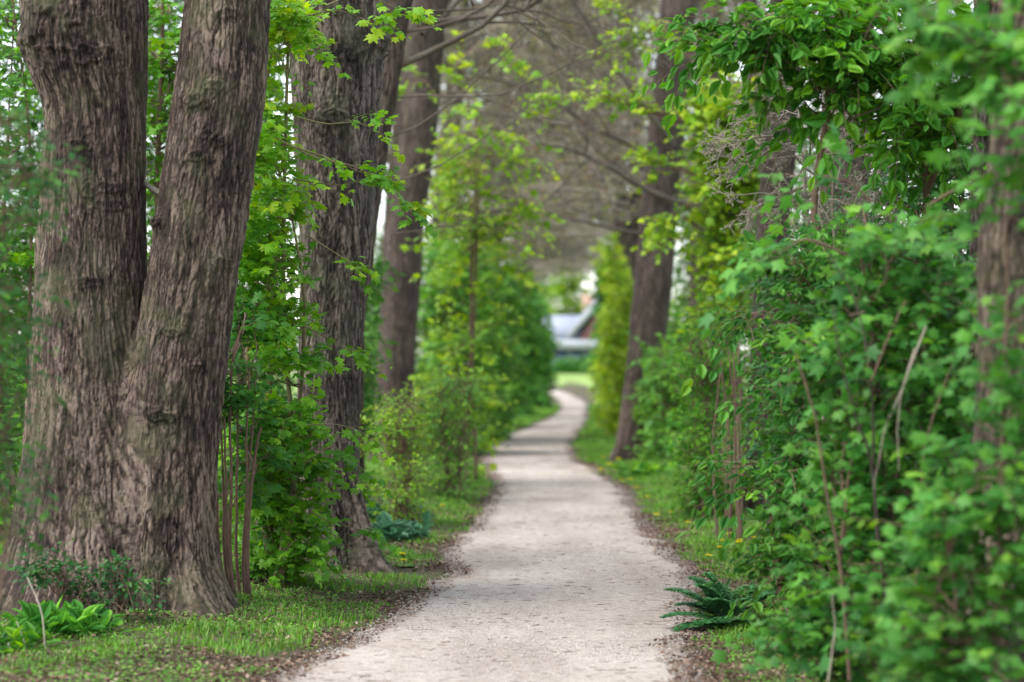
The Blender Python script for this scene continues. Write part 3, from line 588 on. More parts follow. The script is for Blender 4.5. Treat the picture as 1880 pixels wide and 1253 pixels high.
# shrubs behind the twin oak
shrub("maple_shrub", "sunlit green shrub filling the gap between the two stems of the twin oak", "shrub", gp(290, 18.5),
      [fromground(300, 18.5, (310, 800), (290, 400), (300, 0), (280, -150)), fromground(320, 18.5, (350, 700), (340, 300), (380, -50)), fromground(260, 18.5, (240, 600), (250, 200), (220, -100))],
      [B(290, 120, 18.5, 110, 200, .6, 2), B(310, 420, 18.5, 130, 220, .5, 1.4), B(400, 150, 18.8, 120, 250, .5, 1.6), B(420, 600, 18.6, 90, 300, .5, 1.6), B(450, 900, 18.6, 90, 160, .4, 1)], 170, 4, 10, "lobed", .075, M_MAPLE, seed=74, L=.4, tint=(.05, .85), srad=.03, brad=.009)
shrub("maple_shrub", "loose green shrub with sky gaps behind the left flank of the twin oak", "shrub", gp(0, 18),
      [fromground(-10, 18., (0, 800), (10, 400), (30, 0)), fromground(30, 18., (50, 700), (60, 300), (20, -50)), fromground(-60, 18., (-80, 600), (-60, 100))],
      [B(10, 130, 18, 90, 180, .6, 1.1), B(20, 450, 18, 90, 180, .6, 1.5), B(0, 800, 18, 90, 250, .6, 2), B(-120, 500, 18, 80, 500, .6, 1.5)], 150, 4, 10, "lobed", .07, M_MAPLE, seed=75, L=.36, tint=(0, .8), srad=.02)

def far_shrub(name, label, px, Y, pyt, wpx, kind, size, lmat, seed, nb=80, ns=4, m=9, n=2, tint=(0, .9), depth=.5, pyb=None, smat=M_STEM, L=.5, cl=4, group=None, brad=.008, srad=.02, arms=(), droop=.25, tipy=0., arep=2, jit=.45):
    """a shrub standing on the ground whose crown reaches photo row pyt: a few uneven clumps over its own stems"""
    rg = np.random.default_rng(seed); pg = HOR + CAMZ * FPX / Y; pyb = pyb or pg
    stems = []; blobs = []
    for q in range(n + 2):
        x = px + rg.uniform(-.5, .5) * wpx; stems.append(fromground(px + rg.uniform(-.3, .3) * wpx, Y + rg.uniform(-.2, .2), ((px + x) / 2, pyb * .6 + pyt * .4), (x, pyt + .1 * (pyb - pyt))))
    for q in range(cl * 2):
        f = (q + .5) / (cl * 2); y = pyt + (pyb - pyt) * f
        hw = wpx * (.55 + .45 * math.sin(math.pi * min(f * 1.1 + .1, 1)))
        blobs.append(B(px + rg.uniform(-jit, jit) * hw, y, Y + rg.uniform(-.3, .3), hw * rg.uniform(.45, .75), (pyb - pyt) / (cl * 2) * rg.uniform(.9, 1.5), depth, rg.uniform(.7, 1.3)))
    return shrub(name, label, "shrub", gp(px, Y), stems, blobs, nb, ns, m, kind, size, lmat, smat=smat, seed=seed, L=L, tint=tint, srad=srad, group=group, brad=brad, arms=arms, arep=arep, droop=droop, tipy=tipy, spread=.12)

far_shrub("hawthorn_shrub", "pale yellow-green bush just right of the leaning oak, reddish stems at its foot", 745, 22.5, 740, 85, "simple", .05, M_YELLOW, 81, nb=110, L=.3, pyb=960, tint=(0, .7))
far_shrub("hawthorn_shrub", "rounded light green bush beside the pale one, spilling to the grassy edge", 830, 27, 700, 70, "simple", .055, M_HEDGE, 82, nb=110, L=.35, tint=(.3, 1))
far_shrub("maple_sapling", "tall blurred maple sapling with yellow-green leaves right of the stout left tree", 862, 31, 130, 50, "lobed", .11, M_YELLOW, 84, nb=55, L=.7, tint=(0, .85), n=2, cl=6, arep=3, jit=1.1,
          arms=[ST(31, (830, 330), (880, 290), (945, 290)), ST(31, (830, 130), (880, 80), (925, 90)), ST(31, (830, 250), (880, 240), (920, 262)), ST(31, (800, 180), (780, 150), (740, 160)), ST(31, (830, 480), (890, 430), (920, 400)), ST(31, (850, 400), (890, 360), (940, 380))], tipy=.04)
far_shrub("maple_sapling", "second blurred bright sapling behind the stout left tree", 835, 41, 430, 60, "lobed", .13, M_HEDGE, 85, nb=120, L=.7, tint=(.3, 1))
for k, (px, Y, pt, wp, lb) in enumerate([(40, 25, -60, 150, "hazy green bush far behind the left flank of the twin oak"), (300, 27, -60, 130, "tall green bush seen deep between the twin oak's stems"), (450, 26, -60, 120, "tall green bush behind the slender maple stem"), (620, 29, 60, 110, "green bush hidden behind the leaning oak"), (-80, 21, 100, 100, "leafy bush at the very left margin behind the oak"), (700, 48, 420, 60, "distant green bush between the leaning oak and the stout tree")]):
    far_shrub("hedge_shrub", lb, px, Y, pt, wp, "simple", .125, M_HEDGE, 170 + k, nb=270, ns=4, m=9, L=.45, tint=(0, .9), depth=.8, cl=6, group="shrubs along the left side of the path")
hl = [(860, 42, 480, 60, M_HEDGE, "light green blurred bush where the path bends left"), (895, 50, 500, 55, M_HEDGE, "upright green bush in the far left hedge, behind the bend"), (840, 46, 300, 50, M_YELLOW, "yellowish thin tree-like bush above the left hedge"), (925, 60, 520, 52, M_HEDGE, "dark green bush halfway along the far left hedge"),
      (955, 72, 540, 45, M_COOL, "deep green bush near the far end of the left hedge"), (985, 86, 560, 34, M_COOL, "narrow green bush closing the far end of the left hedge"), (700, 40, 600, 90, M_HEDGE, "green bush filling the ground behind the stout left tree"), (770, 52, 450, 80, M_HEDGE, "tall green bush far behind the stout left tree"),
      (900, 72, 380, 60, M_YELLOW, "pale blurred bush rising over the middle of the left hedge")]
for k, (px, Y, pt, wp, mt, lb) in enumerate(hl):
    far_shrub("hedge_shrub", lb, px, Y, pt, wp, "simple", .16 * Y / 60 + .03, mt, 90 + k, nb=150, ns=4, m=9, L=.6, tint=(.25, 1), depth=1., brad=.01, cl=5, group="shrubs along the left side of the path")
# right side
hr = [(1222, 37, 650, 36, M_HEDGE, "low blurred bush at the foot of the stout right tree"), (1235, 41, 590, 60, M_HEDGE, "green bush between the two right-hand brown trunks"), (1138, 52, 540, 34, M_YELLOW, "tall green bush left of the stout right tree"), (1130, 62, 470, 32, M_YELLOW, "tall bush behind the tall one left of the stout right tree"),
      (1124, 75, 480, 24, M_COOL, "slender bush beside the far bend on the right"), (1128, 90, 500, 24, M_HEDGE, "last bush on the right before the lawn"), (1265, 58, 230, 60, M_HEDGE, "tall green bush filling the gap right of the stout tree"), (1300, 50, 300, 90, M_HEDGE, "wide green bush behind the slimmer brown trunk")]
for k, (px, Y, pt, wp, mt, lb) in enumerate(hr):
    far_shrub("hedge_shrub", lb, px, Y, pt, wp, "simple", .16 * Y / 60 + .03, mt, 110 + k, nb=150, ns=4, m=9, L=.5, tint=(.25, 1), depth=1., brad=.01, cl=5, group="shrubs along the right side of the path")
far_shrub("maple_sapling", "yellow-green maple whose leafy branch reaches left over the path from the right", 1345, 29, 170, 88, "lobed", .10, M_YELLOW, 120, pyb=620, nb=230, L=.5, cl=7, tint=(0, .9), arep=5,
          arms=[ST(29, (1300, 260), (1180, 200), (1100, 175), (1015, 180)), ST(29, (1300, 240), (1220, 210), (1150, 180)), ST(29, (1320, 160), (1250, 90), (1150, 30)), ST(29, (1300, 330), (1240, 310), (1210, 300)), ST(29, (1330, 100), (1230, 50), (1160, 70)), ST(29, (1290, 420), (1250, 400), (1235, 410))], tipy=.03)
far_shrub("hawthorn_shrub", "mid green bush with upright brown stems at the right grassy edge", 1295, 23.5, 600, 62, "ovate", .065, M_OVATE, 121, nb=150, L=.34, cl=4, tint=(.2, 1), srad=.016)
far_shrub("hawthorn_shrub", "tall leafy bush with pale stems behind the grassy dandelion edge on the right", 1395, 25, 440, 60, "ovate", .07, M_COOL, 122, nb=130, L=.4, cl=5, tint=(.3, 1))
# bare stems by the edge
bs = thing("dry_shrub", "upright bundle of leafless reddish stems between the two right-edge bushes", "shrub", gp(1345, 20.5)); bb = Bag(); rg = np.random.default_rng(5)
for q in range(12):
    x = 1345 + rg.uniform(-28, 28); c = curve(fromground(x, 20.5 + rg.uniform(-.2, .2), (x + rg.uniform(-10, 10), 820), (x + rg.uniform(-20, 15), 640 + rg.uniform(-30, 60))), 18, .003, q)
    bb = Bag(); tubes(bb, c[None], (np.linspace(1, .4, 18) * rg.uniform(.006, .014))[None], 5, .6); bb.out("stem", M_STEM, bs, True, bs.location)
# twig thicket
tw = thing("dry_shrub", "tangled thicket of bare grey twigs under the big-leaved branch on the right", "shrub", gp(1530, 14.2)); rg = np.random.default_rng(15)
lims = []
for q in range(16):
    lims.append((W(1500 + rg.uniform(-50, 50), 290 + rg.uniform(-70, 70), 14.2 + rg.uniform(-.3, .3)), (rg.uniform(-1.1, .5), rg.uniform(-.4, .3), rg.uniform(-.5, .9)), rg.uniform(.4, .75), .007))
for a in (-30, 0, 25):
    bb = Bag(); c = curve([gp(1530 + a, 14.2), W(1525 + a * .5, 700, 14.2), W(1510 + a, 280, 14.2)], 24, .004, 3); tubes(bb, c[None], np.linspace(.02, .008, 24)[None], 7, .5); bb.out("stem", M_TWIG, tw, True, tw.location)
crown(tw, lims, rg, n=(8, 7, 5), rmin=.0022, gn=.2, name="stem", ang=(20, 75), up=0)

# near mass at the right, row by row
YB = 12.6
shrub("elm_shrub", "low bush of pale ovate leaves leaning over the right edge of the path", "shrub", gp(1480, YB),
      [fromground(1500, YB, (1490, 1000), (1470, 800), (1450, 600)), fromground(1540, YB, (1560, 950), (1540, 700), (1500, 450)), fromground(1470, YB, (1430, 1050), (1420, 900)), fromground(1560, YB, (1600, 900), (1610, 600), (1590, 380))],
      [B(1480, 650, YB, 65, 110, .4, 1.5), B(1480, 860, YB, 75, 120, .4, 2.2), B(1475, 1030, YB, 70, 90, .4, 1.8), B(1560, 1000, YB, 100, 160, .4, 1.8), B(1500, 500, YB, 80, 100, .4, 1.1), B(1590, 650, YB, 100, 180, .4, 2)],
      235, 4, 11, "ovate", .072, M_COOL, seed=131, L=.32, tint=(.15, 1), srad=.014, spread=.07,
      arms=[ST(YB, (1440, 600), (1400, 570), (1375, 600)), ST(YB, (1440, 850), (1380, 850), (1345, 850)), ST(YB, (1440, 900), (1400, 890), (1355, 900)), ST(YB, (1450, 720), (1410, 715), (1390, 730))])
YC = 10.6
shrub("maple_shrub", "broad blurred maple shrub filling the right side in front of the brown trunks", "shrub", gp(1650, YC),
      [fromground(1600, YC, (1605, 900), (1590, 600), (1560, 420)), fromground(1620, YC, (1640, 950), (1680, 700), (1700, 450)), fromground(1700, YC, (1750, 900), (1780, 600), (1800, 400)), fromground(1560, YC, (1540, 1100), (1560, 850), (1620, 650))],
      [B(1640, 450, YC, 110, 80, .5, 1.4), B(1720, 560, YC, 120, 130, .5, 2), B(1600, 640, YC, 110, 130, .4, 1.6), B(1660, 830, YC, 140, 150, .4, 2.2), B(1640, 1060, YC, 150, 150, .4, 2.2), B(1740, 780, YC, 80, 160, .4, 1.4), B(1560, 1190, YC, 120, 80, .4, 1.2)],
      190, 4, 10, "lobed", .074, M_COOL, seed=132, L=.34, tint=(.1, 1), srad=.012, spread=.09, arep=1, arms=[ST(YC, (1560, 470), (1480, 440), (1430, 470)), ST(YC, (1600, 370), (1550, 330), (1510, 350)), ST(YC, (1700, 380), (1780, 340), (1860, 360))])
YD = 8.8
shrub("maple_shrub", "nearest out-of-focus maple shrub in the lower right corner", "shrub", gp(1800, YD),
      [fromground(1820, YD, (1830, 1000), (1840, 700), (1850, 400)), fromground(1780, YD, (1760, 1150), (1740, 950)), fromground(1900, YD, (1920, 800), (1930, 300))],
      [B(1800, 1000, YD, 120, 160, .3, 2), B(1880, 800, YD, 70, 80, .3, .8), B(1760, 1190, YD, 130, 100, .3, 2), B(1950, 700, YD, 70, 500, .4, 2)],
      92, 4, 9, "lobed", .072, M_COOL, seed=133, L=.3, tint=(.2, 1), srad=.012, spread=.08, arep=1, arms=[ST(YD, (1900, 430), (1860, 400), (1800, 390)), ST(YD, (1900, 640), (1850, 620), (1800, 640))])
sp_ = thing("maple_sapling", "slender dark and tan stems standing up in front of the blurred right-hand maple leaves", "sapling", gp(1610, 9.7)); sl2 = Bag()
for k, (pts, r_, mt_) in enumerate([(((1625, 1100), (1606, 900), (1600, 700), (1570, 560), (1520, 470)), .010, M_FARBARK), (((1612, 1000), (1600, 850), (1565, 740), (1540, 640), (1530, 560)), .009, M_FARBARK), (((1560, 1250), (1545, 1050), (1520, 900), (1500, 760), (1470, 660)), .011, M_STEM), (((1700, 600), (1660, 700), (1625, 790), (1612, 900)), .006, M_DRY),
      (((1680, 640), (1650, 740), (1640, 860)), .005, M_DRY), (((1520, 1253), (1535, 1150), (1540, 1080)), .006, M_DRY), (((1660, 1200), (1690, 1000), (1700, 820), (1760, 640)), .009, M_STEM), (((1600, 700), (1640, 600), (1680, 540)), .006, M_STEM)]):
    c = curve([W(a, b, 10.1 - .02 * k) for a, b in pts], 22, .003, k); bb = Bag(); tubes(bb, c[None], np.linspace(r_, r_ * .4, 22)[None] * .72, 7, .5); bb.out("stem", mt_, sp_, True, sp_.location)
# backing shrubs that close the right side
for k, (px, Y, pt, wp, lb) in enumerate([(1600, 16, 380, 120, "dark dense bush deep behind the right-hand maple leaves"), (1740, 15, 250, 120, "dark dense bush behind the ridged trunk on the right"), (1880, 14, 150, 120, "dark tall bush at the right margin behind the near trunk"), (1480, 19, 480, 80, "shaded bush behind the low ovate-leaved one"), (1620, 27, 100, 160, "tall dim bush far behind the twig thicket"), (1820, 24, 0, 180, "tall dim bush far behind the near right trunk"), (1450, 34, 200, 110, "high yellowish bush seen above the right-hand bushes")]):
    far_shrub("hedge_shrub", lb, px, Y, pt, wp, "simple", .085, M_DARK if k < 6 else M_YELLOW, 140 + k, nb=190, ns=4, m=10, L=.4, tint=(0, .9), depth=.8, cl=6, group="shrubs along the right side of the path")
# big-leaved branch at the top right
YG = 13.2
shrub("cherry_tree", "bird cherry with large drooping ovate leaves hanging into the top right", "tree", gp(1700, YG + .6),
      [fromground(1700, YG + .6, (1690, 700), (1700, 350), (1650, 100), (1600, -60)), [W(1700, 350, YG + .5), W(1760, 200, YG), W(1820, 60, YG), W(1850, -100, YG)], [W(1510, 520, YG), W(1495, 380, YG), W(1515, 250, YG), W(1540, 100, YG), W(1580, 20, YG)], [W(1690, 200, YG + .4), W(1600, 110, YG + .2), W(1480, 60, YG), W(1380, 60, YG)]],
      [B(1410, 60, YG, 110, 45, .3, 1.2), B(1540, 110, YG, 110, 80, .4, 2), B(1680, 160, YG, 110, 110, .5, 2.2), B(1620, 20, YG, 150, 60, .5, 1.8), B(1790, 100, YG, 100, 140, .5, 2), B(1700, 260, YG + .3, 70, 60, .4, 1)],
      150, 3, 10, "ovate", .105, M_OVATE, seed=151, L=.36, tint=(.2, .95), srad=.026, spread=.07, droop=.45, up=.6,
      arms=[ST(YG, (1440, 60), (1350, 80), (1285, 110)), ST(YG, (1420, 70), (1340, 90), (1290, 60)), ST(YG, (1560, 130), (1480, 170), (1440, 180)), ST(YG, (1600, 160), (1560, 180), (1500, 200)), ST(YG, (1440, 20), (1370, 40), (1300, 50))])
shrub("maple_shrub", "blurred near maple foliage across the top right corner", "shrub", gp(1960, 8.6),
      [fromground(1960, 8.6, (1960, 700), (1930, 300), (1880, 0), (1850, -150)), [W(1960, 600, 8.6), W(1980, 200, 8.6), W(1900, -100, 8.6)]],
      [B(1840, 90, 8.6, 70, 110, .3, 1.5), B(1870, 250, 8.6, 50, 80, .3, .5), B(1760, 60, 8.8, 60, 70, .3, .6)], 26, 3, 9, "lobed", .085, M_COOL, seed=152, L=.3, tint=(.3, 1), srad=.014)

# ------------------------------------------------------------ low plants
def rosette(name, label, base, n, Ln, wd, mat, seed, cat="plant", arch=.5, kind="ovate", group=None, ht=1.):
    rg = np.random.default_rng(seed); t = thing(name, label, cat, base, group); lb = Bag(); sb = Bag()
    a = rg.uniform(0, 2 * np.pi, n); el = rg.uniform(.25, 1.2, n) * ht; D = np.stack([np.cos(a), np.sin(a), np.tan(np.clip(el, 0, 1.25)) * .6], 1); D = nrm(D)
    st = np.array(base) + rg.normal(0, wd, (n, 3)) * [1, 1, 0]; L = Ln * rg.uniform(.6, 1.1, n); pe = st + D * (L * .5)[:, None]
    tubes(lb, np.stack([st - [0, 0, .01], (st + pe) / 2 + [0, 0, .01], pe], 1), np.full((n, 3), .003), 4, .5)
    Dl = nrm(D * [1, 1, .75] + rg.normal(0, .25, (n, 3))); leaves(lb, kind, pe, Dl, np.array([0, 0, 1.]) + rg.normal(0, .35, (n, 3)), L * .55, rg.uniform(0, 1, n))
    lb.out("foliage", mat, t, False, base); return t
rosette("dock_plant", "bright broad-leaved herb clump at the foot of the twin oak, left corner", gp(110, 13.0), 260, .21, .12, M_DOCK, 1, ht=1.25)
rosette("dock_plant", "smaller leafy clump in the lower left margin", gp(20, 12.3), 90, .20, .09, M_OVATE, 2)
shrub("honeysuckle_plant", "dark small-leaved climber against the root of the twin oak", "plant", gp(190, 13.5), [fromground(150, 13.5, (150, 1080), (160, 1030)), fromground(220, 13.5, (230, 1080), (290, 1050)), fromground(120, 13.5, (100, 1060))],
      [B(170, 1065, 13.5, 60, 40, .12, 2), B(90, 1040, 13.5, 40, 40, .1, 1), B(260, 1090, 13.45, 50, 25, .08, .6)], 38, 3, 9, "simple", .05, M_DARK, seed=161, L=.14, srad=.004, spread=.03)
rosette("blue_leaved_plant", "blue-green leafy clump just past the leaning oak's root", gp(708, 20.8), 220, .26, .13, M_BLUE, 3)
for k, (px, Y, lb) in enumerate([(700, 23, "second blue-green clump, behind the one past the leaning oak"), (1180, 33, "low broad-leaved clump on the right grass edge by the bend")]): rosette("dock_plant", lb, gp(px, Y), 80, .3, .16, M_BLUE if k < 1 else M_OVATE, 5 + k)
# cow parsley: finely cut dark fronds arching from the right edge onto the path
def cow_parsley(label, base, fr, seed, s=1.):
    rg = np.random.default_rng(seed); t = thing("cow_parsley", label, "plant", base); lb = Bag(); sb = Bag()
    for a, e, Ln in fr:
        Ln *= 1.1
        d = np.array([math.cos(a) * math.cos(e), math.sin(a) * math.cos(e), math.sin(e)]); K = 20; q = np.linspace(0, 1, K)[:, None]
        c = np.array(base) + d * q * Ln + np.array([0, 0, -.30 * Ln]) * q ** 2.4; tubes(sb, c[None], np.linspace(.0035, .0012, K)[None] * s, 4, .5)
        side = nrm(np.cross(d, [0, 0, 1.]))
        for k in range(5, K):
            f = (k - 5) / (K - 5); pl = Ln * .34 * (1 - f) ** .9 * min(1, f * 4 + .5) + .015
            for sg in (-1, 1):
                pd = nrm(side * sg + d * .6 + [0, 0, -.15]); m = max(int(pl / .011), 3); qq = np.linspace(.08, 1, m)[:, None]; pp = c[k] + pd * qq * pl + np.array([0, 0, -.12]) * qq ** 2 * pl
                for s2 in (-1, 1):
                    o = nrm(np.cross(pd, [0, 0, 1.])) * s2; D = nrm(o + pd * .8 + rg.normal(0, .15, (m, 3))); leaves(lb, "maple", pp, D, np.array([0, 0, 1.]) + rg.normal(0, .3, (m, 3)), (.021 * (1.1 - qq[:, 0]) + .009) * s, rg.uniform(.2, .8, m))
    sb.out("stem", M_PARS, t, False, base); lb.out("frond", M_PARS, t, False, base); return t
cow_parsley("dark feathery cow parsley arching onto the right edge of the path", gp(1355, 13.9) , [(3.0, .75, .50), (3.3, .45, .44), (2.8, 1.0, .46), (3.6, .3, .40), (4.1, .8, .40), (2.2, 1.0, .40), (3.15, 1.2, .44), (4.9, .9, .34), (.3, .9, .4), (5.6, .9, .4), (1.2, .9, .4), (3.9, .4, .36), (3.5, 1.0, .42), (2.7, .6, .4), (4.4, .5, .34)], 4)
# dry stalks at the lower left
ds = thing("dry_stalk", "pale dead stalks standing in the lower left corner", "plant", gp(60, 12.2)); bb = Bag()
for pts, r in ((((50, 1060), (75, 1120), (82, 1180), (85, 1260)), .004), (((15, 1180), (25, 1215), (18, 1260)), .006), (((30, 1140), (45, 1180), (60, 1250)), .003)):
    c = curve([W(a, b, 12.2) for a, b in pts], 16); bb = Bag(); tubes(bb, c[None], np.full((1, 16), r), 5, .8); bb.out("stem", M_DRY, ds, True, ds.location)

# ------------------------------------------------------------ verge: grass, ground cover, litter, gravel
def scatter(n, rg, y0=10.5, y1=95, pw=-1.2, xl=-4.6, xr=3.2, gap=0.):
    """points on both verges, evenly spread as the eye sees them"""
    a, b = y0 ** (pw + 1), y1 ** (pw + 1); Y = (a + (b - a) * rg.uniform(0, 1, n)) ** (1 / (pw + 1))
    lft = rg.uniform(0, 1, n) < .62; l, r = edgeL(Y), edgeR(Y)
    w_ = rg.uniform(0, 1, n) ** 1.3; x = np.where(lft, l - gap - w_ * (l - gap + 4.2 * (1 + 0 * Y)).clip(.8, 3.6), r + gap + w_ * 1.5)
    return x, Y, lft
rg = np.random.default_rng(200)
def blades(name, label, n, hmin, hmax, seed, maskf, mat=M_GRASS, tm=1.):
    rg = np.random.default_rng(seed); x, Y, lft = scatter(n, rg, gap=-.05)
    k = maskf(x, Y, lft, rg); x, Y = x[k], Y[k]; n = len(x); z = gz(x, Y)
    h = rg.uniform(hmin, hmax, n) * (1 + .012 * Y) * (1 + .5 * noise(x * 3, Y * 3, seed=seed)); a = rg.uniform(0, 2 * np.pi, n); w_ = (.0011 + .00013 * Y) * rg.uniform(.7, 1.4, n)
    b = np.stack([x, Y, z - .005], 1); lean = np.stack([np.cos(a), np.sin(a), 0 * a], 1) * (h * rg.uniform(.15, .8, n))[:, None]; sd = np.stack([np.cos(a + 1.4), np.sin(a + 1.4), 0 * a], 1) * w_[:, None]
    up = np.array([0, 0, 1.]) * h[:, None]; m = b + up * .6 + lean * .35; tp = b + up * .95 + lean
    V = np.stack([b - sd, b + sd, m + sd * .8, m - sd * .8, tp], 1); i = np.arange(n)[:, None] * 5
    bag = Bag(); bag.add(V.reshape(-1, 3), [i + np.array([0, 1, 2, 3]), i + np.array([3, 2, 4])], np.repeat(np.clip(rg.uniform(0, 1, n) ** tm, 0, 1), 5))
    return tag(bag.out(name, mat), label, "grass", kind="stuff")
def dedge(x, Y): return np.maximum(edgeL(Y) - x, x - edgeR(Y))
def gmask(x, Y, lft, rg):
    d = dedge(x, Y); p = sm(-.05, .35, fbm(x * 1.3 + 4, Y * .9, seed=70) * 1.5 - .12 - .55 * (Y < 12.4 + .5 * noise(x * 2, Y * 2)) + .2 * sm(.1, .35, d) + .1 * (1 - sm(.5, 1.3, d)) - .25 * sm(1.2, 2.4, d) + .5 * sm(17, 22, Y) + .3 * (x > .5) * sm(13.5, 15, Y)) * sm(-.03, .22, d + .12 * noise(x * 5, Y * 5, seed=3)); return rg.uniform(0, 1, len(x)) < p
blades("grass", "short green grass growing along both edges of the path", 300000, .012, .050, 201, gmask)
# creeping small-leaved ground cover
rg = np.random.default_rng(210); x, Y, lft = scatter(120000, rg, y1=40, gap=-.02); d = dedge(x, Y)
p = sm(-.05, .3, fbm(x * 1.4, Y * 1.1 + 7, seed=90) + .3 * sm(.2, .5, d) - .1 + 1.2 * (x > .8) * (Y < 14.3)) * sm(.0, .3, d + .15 * noise(x * 5, Y * 5, seed=4)); k = rg.uniform(0, 1, len(x)) < p; x, Y = x[k], Y[k]; n = len(x)
bag = Bag(); pos = np.stack([x, Y, gz(x, Y) + rg.uniform(.004, .035, n)], 1); D = rg.normal(size=(n, 3)) * [1, 1, .3]
leaves(bag, "simple", pos, D, np.array([0, -.2, 1.]) + rg.normal(0, .3, (n, 3)), rg.uniform(.008, .020, n) * (1 + .025 * Y), rg.uniform(.1, .9, n)); tag(bag.out("ground_cover", M_GRASS), "tiny-leaved creeping ground cover between the grass", "ground cover", kind="stuff")
# leaf litter
rg = np.random.default_rng(220); x, Y, lft = scatter(150000, rg, y1=45, gap=-.2); d = dedge(x, Y); k = rg.uniform(0, 1, len(x)) < .12 + sm(-.4, .3, fbm(x * 1.5, Y * 1.2, seed=95) + .5 * (Y < 12.6)) * sm(-.28, .12, d); x, Y = x[k], Y[k]; n = len(x)
bag = Bag(); pos = np.stack([x, Y, gz(x, Y) + rg.uniform(.004, .02, n)], 1)
leaves(bag, "simple", pos, rg.normal(size=(n, 3)) * [1, 1, .25], np.array([0, 0, 1.]) + rg.normal(0, .45, (n, 3)), rg.uniform(.010, .038, n), rg.uniform(0, 1, n) ** 1.2); tag(bag.out("leaf_litter", M_LITTER), "dry brown fallen leaves lying along the path edges", "fallen leaves", kind="stuff")
# twig bits and small stones on the path
rg = np.random.default_rng(230); n = 1500; Y = (11 ** -.6 + (45 ** -.6 - 11 ** -.6) * rg.uniform(0, 1, n)) ** (1 / -.6); u_ = rg.beta(.45, .45, n); x = edgeL(Y) + u_ * (edgeR(Y) - edgeL(Y)); a = rg.normal(0, .7, n); ln = rg.uniform(.005, .03, n) * np.where(rg.uniform(0, 1, n) < .04, 2.6, 1)
z = gz(x, Y) + .009; P = np.stack([np.stack([x + np.cos(a) * ln * s + rg.normal(0, .003, n), Y + np.sin(a) * ln * s, z], 1) for s in (-1, -.2, .4, 1)], 1)
bag = Bag(); tubes(bag, P, np.repeat((rg.uniform(.0006, .0017, n))[:, None], 4, 1), 4, rg.uniform(0, .6, n)); tag(bag.out("twig_litter", M_STEM), "small dark twigs strewn over the gravel path", "twigs", kind="stuff")
rg = np.random.default_rng(240); n = 26000; Y = (11 ** -.8 + (32 ** -.8 - 11 ** -.8) * rg.uniform(0, 1, n)) ** (1 / -.8); x = edgeL(Y) + rg.uniform(0, 1, n) * (edgeR(Y) - edgeL(Y)); s = rg.uniform(.0025, .007, n)
O = np.array([(1, 0, 0), (0, 1, 0), (-1, 0, 0), (0, -1, 0), (0, 0, .7), (0, 0, -.7)], float); V = np.stack([x, Y, gz(x, Y) + .006], 1)[:, None] + O[None] * s[:, None, None] * rg.uniform(.6, 1.3, (n, 6, 1))
F = np.array([[0, 1, 4], [1, 2, 4], [2, 3, 4], [3, 0, 4], [1, 0, 5], [2, 1, 5], [3, 2, 5], [0, 3, 5]]); bag = Bag(); bag.add(V.reshape(-1, 3), (F[None] + (np.arange(n) * 6)[:, None, None]).reshape(-1, 3), np.repeat(rg.uniform(0, 1, n), 6))
M_STONE = flat_mat("pebble", (.30, .26, .23), (.58, .54, .50), 60.); tag(bag.out("gravel", M_STONE), "fine pale gravel lying loose on the path", "gravel", kind="stuff")

# dandelions
def dandelion():
    t = thing("dandelion", "x", "flower", (0, 0, 0), "yellow dandelions in the grass edges"); sb = Bag(); lb = Bag(); fb = Bag(); rg = np.random.default_rng(9)
    c = curve([(0, 0, -.01), (.005, 0, .05), (.0, .004, .11)], 8); tubes(sb, c[None], np.full((1, 8), .002), 5, .4); sb.out("stem", M_GRASS, t)
    n = 60; a = rg.uniform(0, 2 * np.pi, n); e = rg.uniform(.1, 1.4, n); D = np.stack([np.cos(a) * np.cos(e), np.sin(a) * np.cos(e), np.sin(e)], 1); leaves(fb, "simple", np.tile([0, .004, .11], (n, 1)), D, rg.normal(size=(n, 3)), .024, rg.uniform(0, 1, n)); fb.out("flower_head", M_PETAL, t)
    n = 7; a = np.arange(n) * .9; D = np.stack([np.cos(a), np.sin(a), .5 + 0 * a], 1); leaves(lb, "ovate", np.zeros((n, 3)), D, np.tile([0, 0, 1.], (n, 1)), .09, rg.uniform(.3, .8, n)); lb.out("leaf_cluster", M_GRASS, t); return t
dl = [(1325, 1003, 20.1, "left one of the dandelion group in the right-hand grass"), (1358, 996, 19.7, "largest of the dandelion group in the right-hand grass"), (1340, 988, 20.6, "upper dandelion of the group in the right-hand grass"), (1322, 1027, 19.3, "lowest dandelion of the group in the right-hand grass"), (1357, 1005, 20.0, "dandelion tucked just under the largest of the right-hand group"), (1386, 1008, 20.2, "dandelion at the right end of the group, against the bush"),
      (1525, 1165, 12.1, "lone near dandelion peeping through the leaves at lower right"), (1206, 945, 23.6, "single dandelion at the right edge of the path before the bend"), (1135, 843, 37, "dandelion near the foot of the stout right tree"), (1105, 840, 38.5, "dandelion left of the stout right tree's foot"), (1141, 886, 31, "large blurred dandelion on the right edge of the bend"), (1104, 862, 34.5, "small blurred dandelion on the inside of the bend"), (1157, 887, 31.5, "dandelion beside the large blurred one at the bend"),
      (750, 968, 21.5, "dandelion beside the blue-green clump on the left edge"), (776, 958, 22.5, "dandelion in the left grass beyond the blue-green clump"), (812, 930, 25, "dandelion under the pale left bush"), (742, 1036, 18.0, "dandelion by the root of the leaning oak"), (738, 1020, 18.7, "dandelion just behind the root of the leaning oak"), (905, 790, 56, "far left dandelion where the path narrows"), (925, 778, 62, "farthest dandelion on the left edge")]
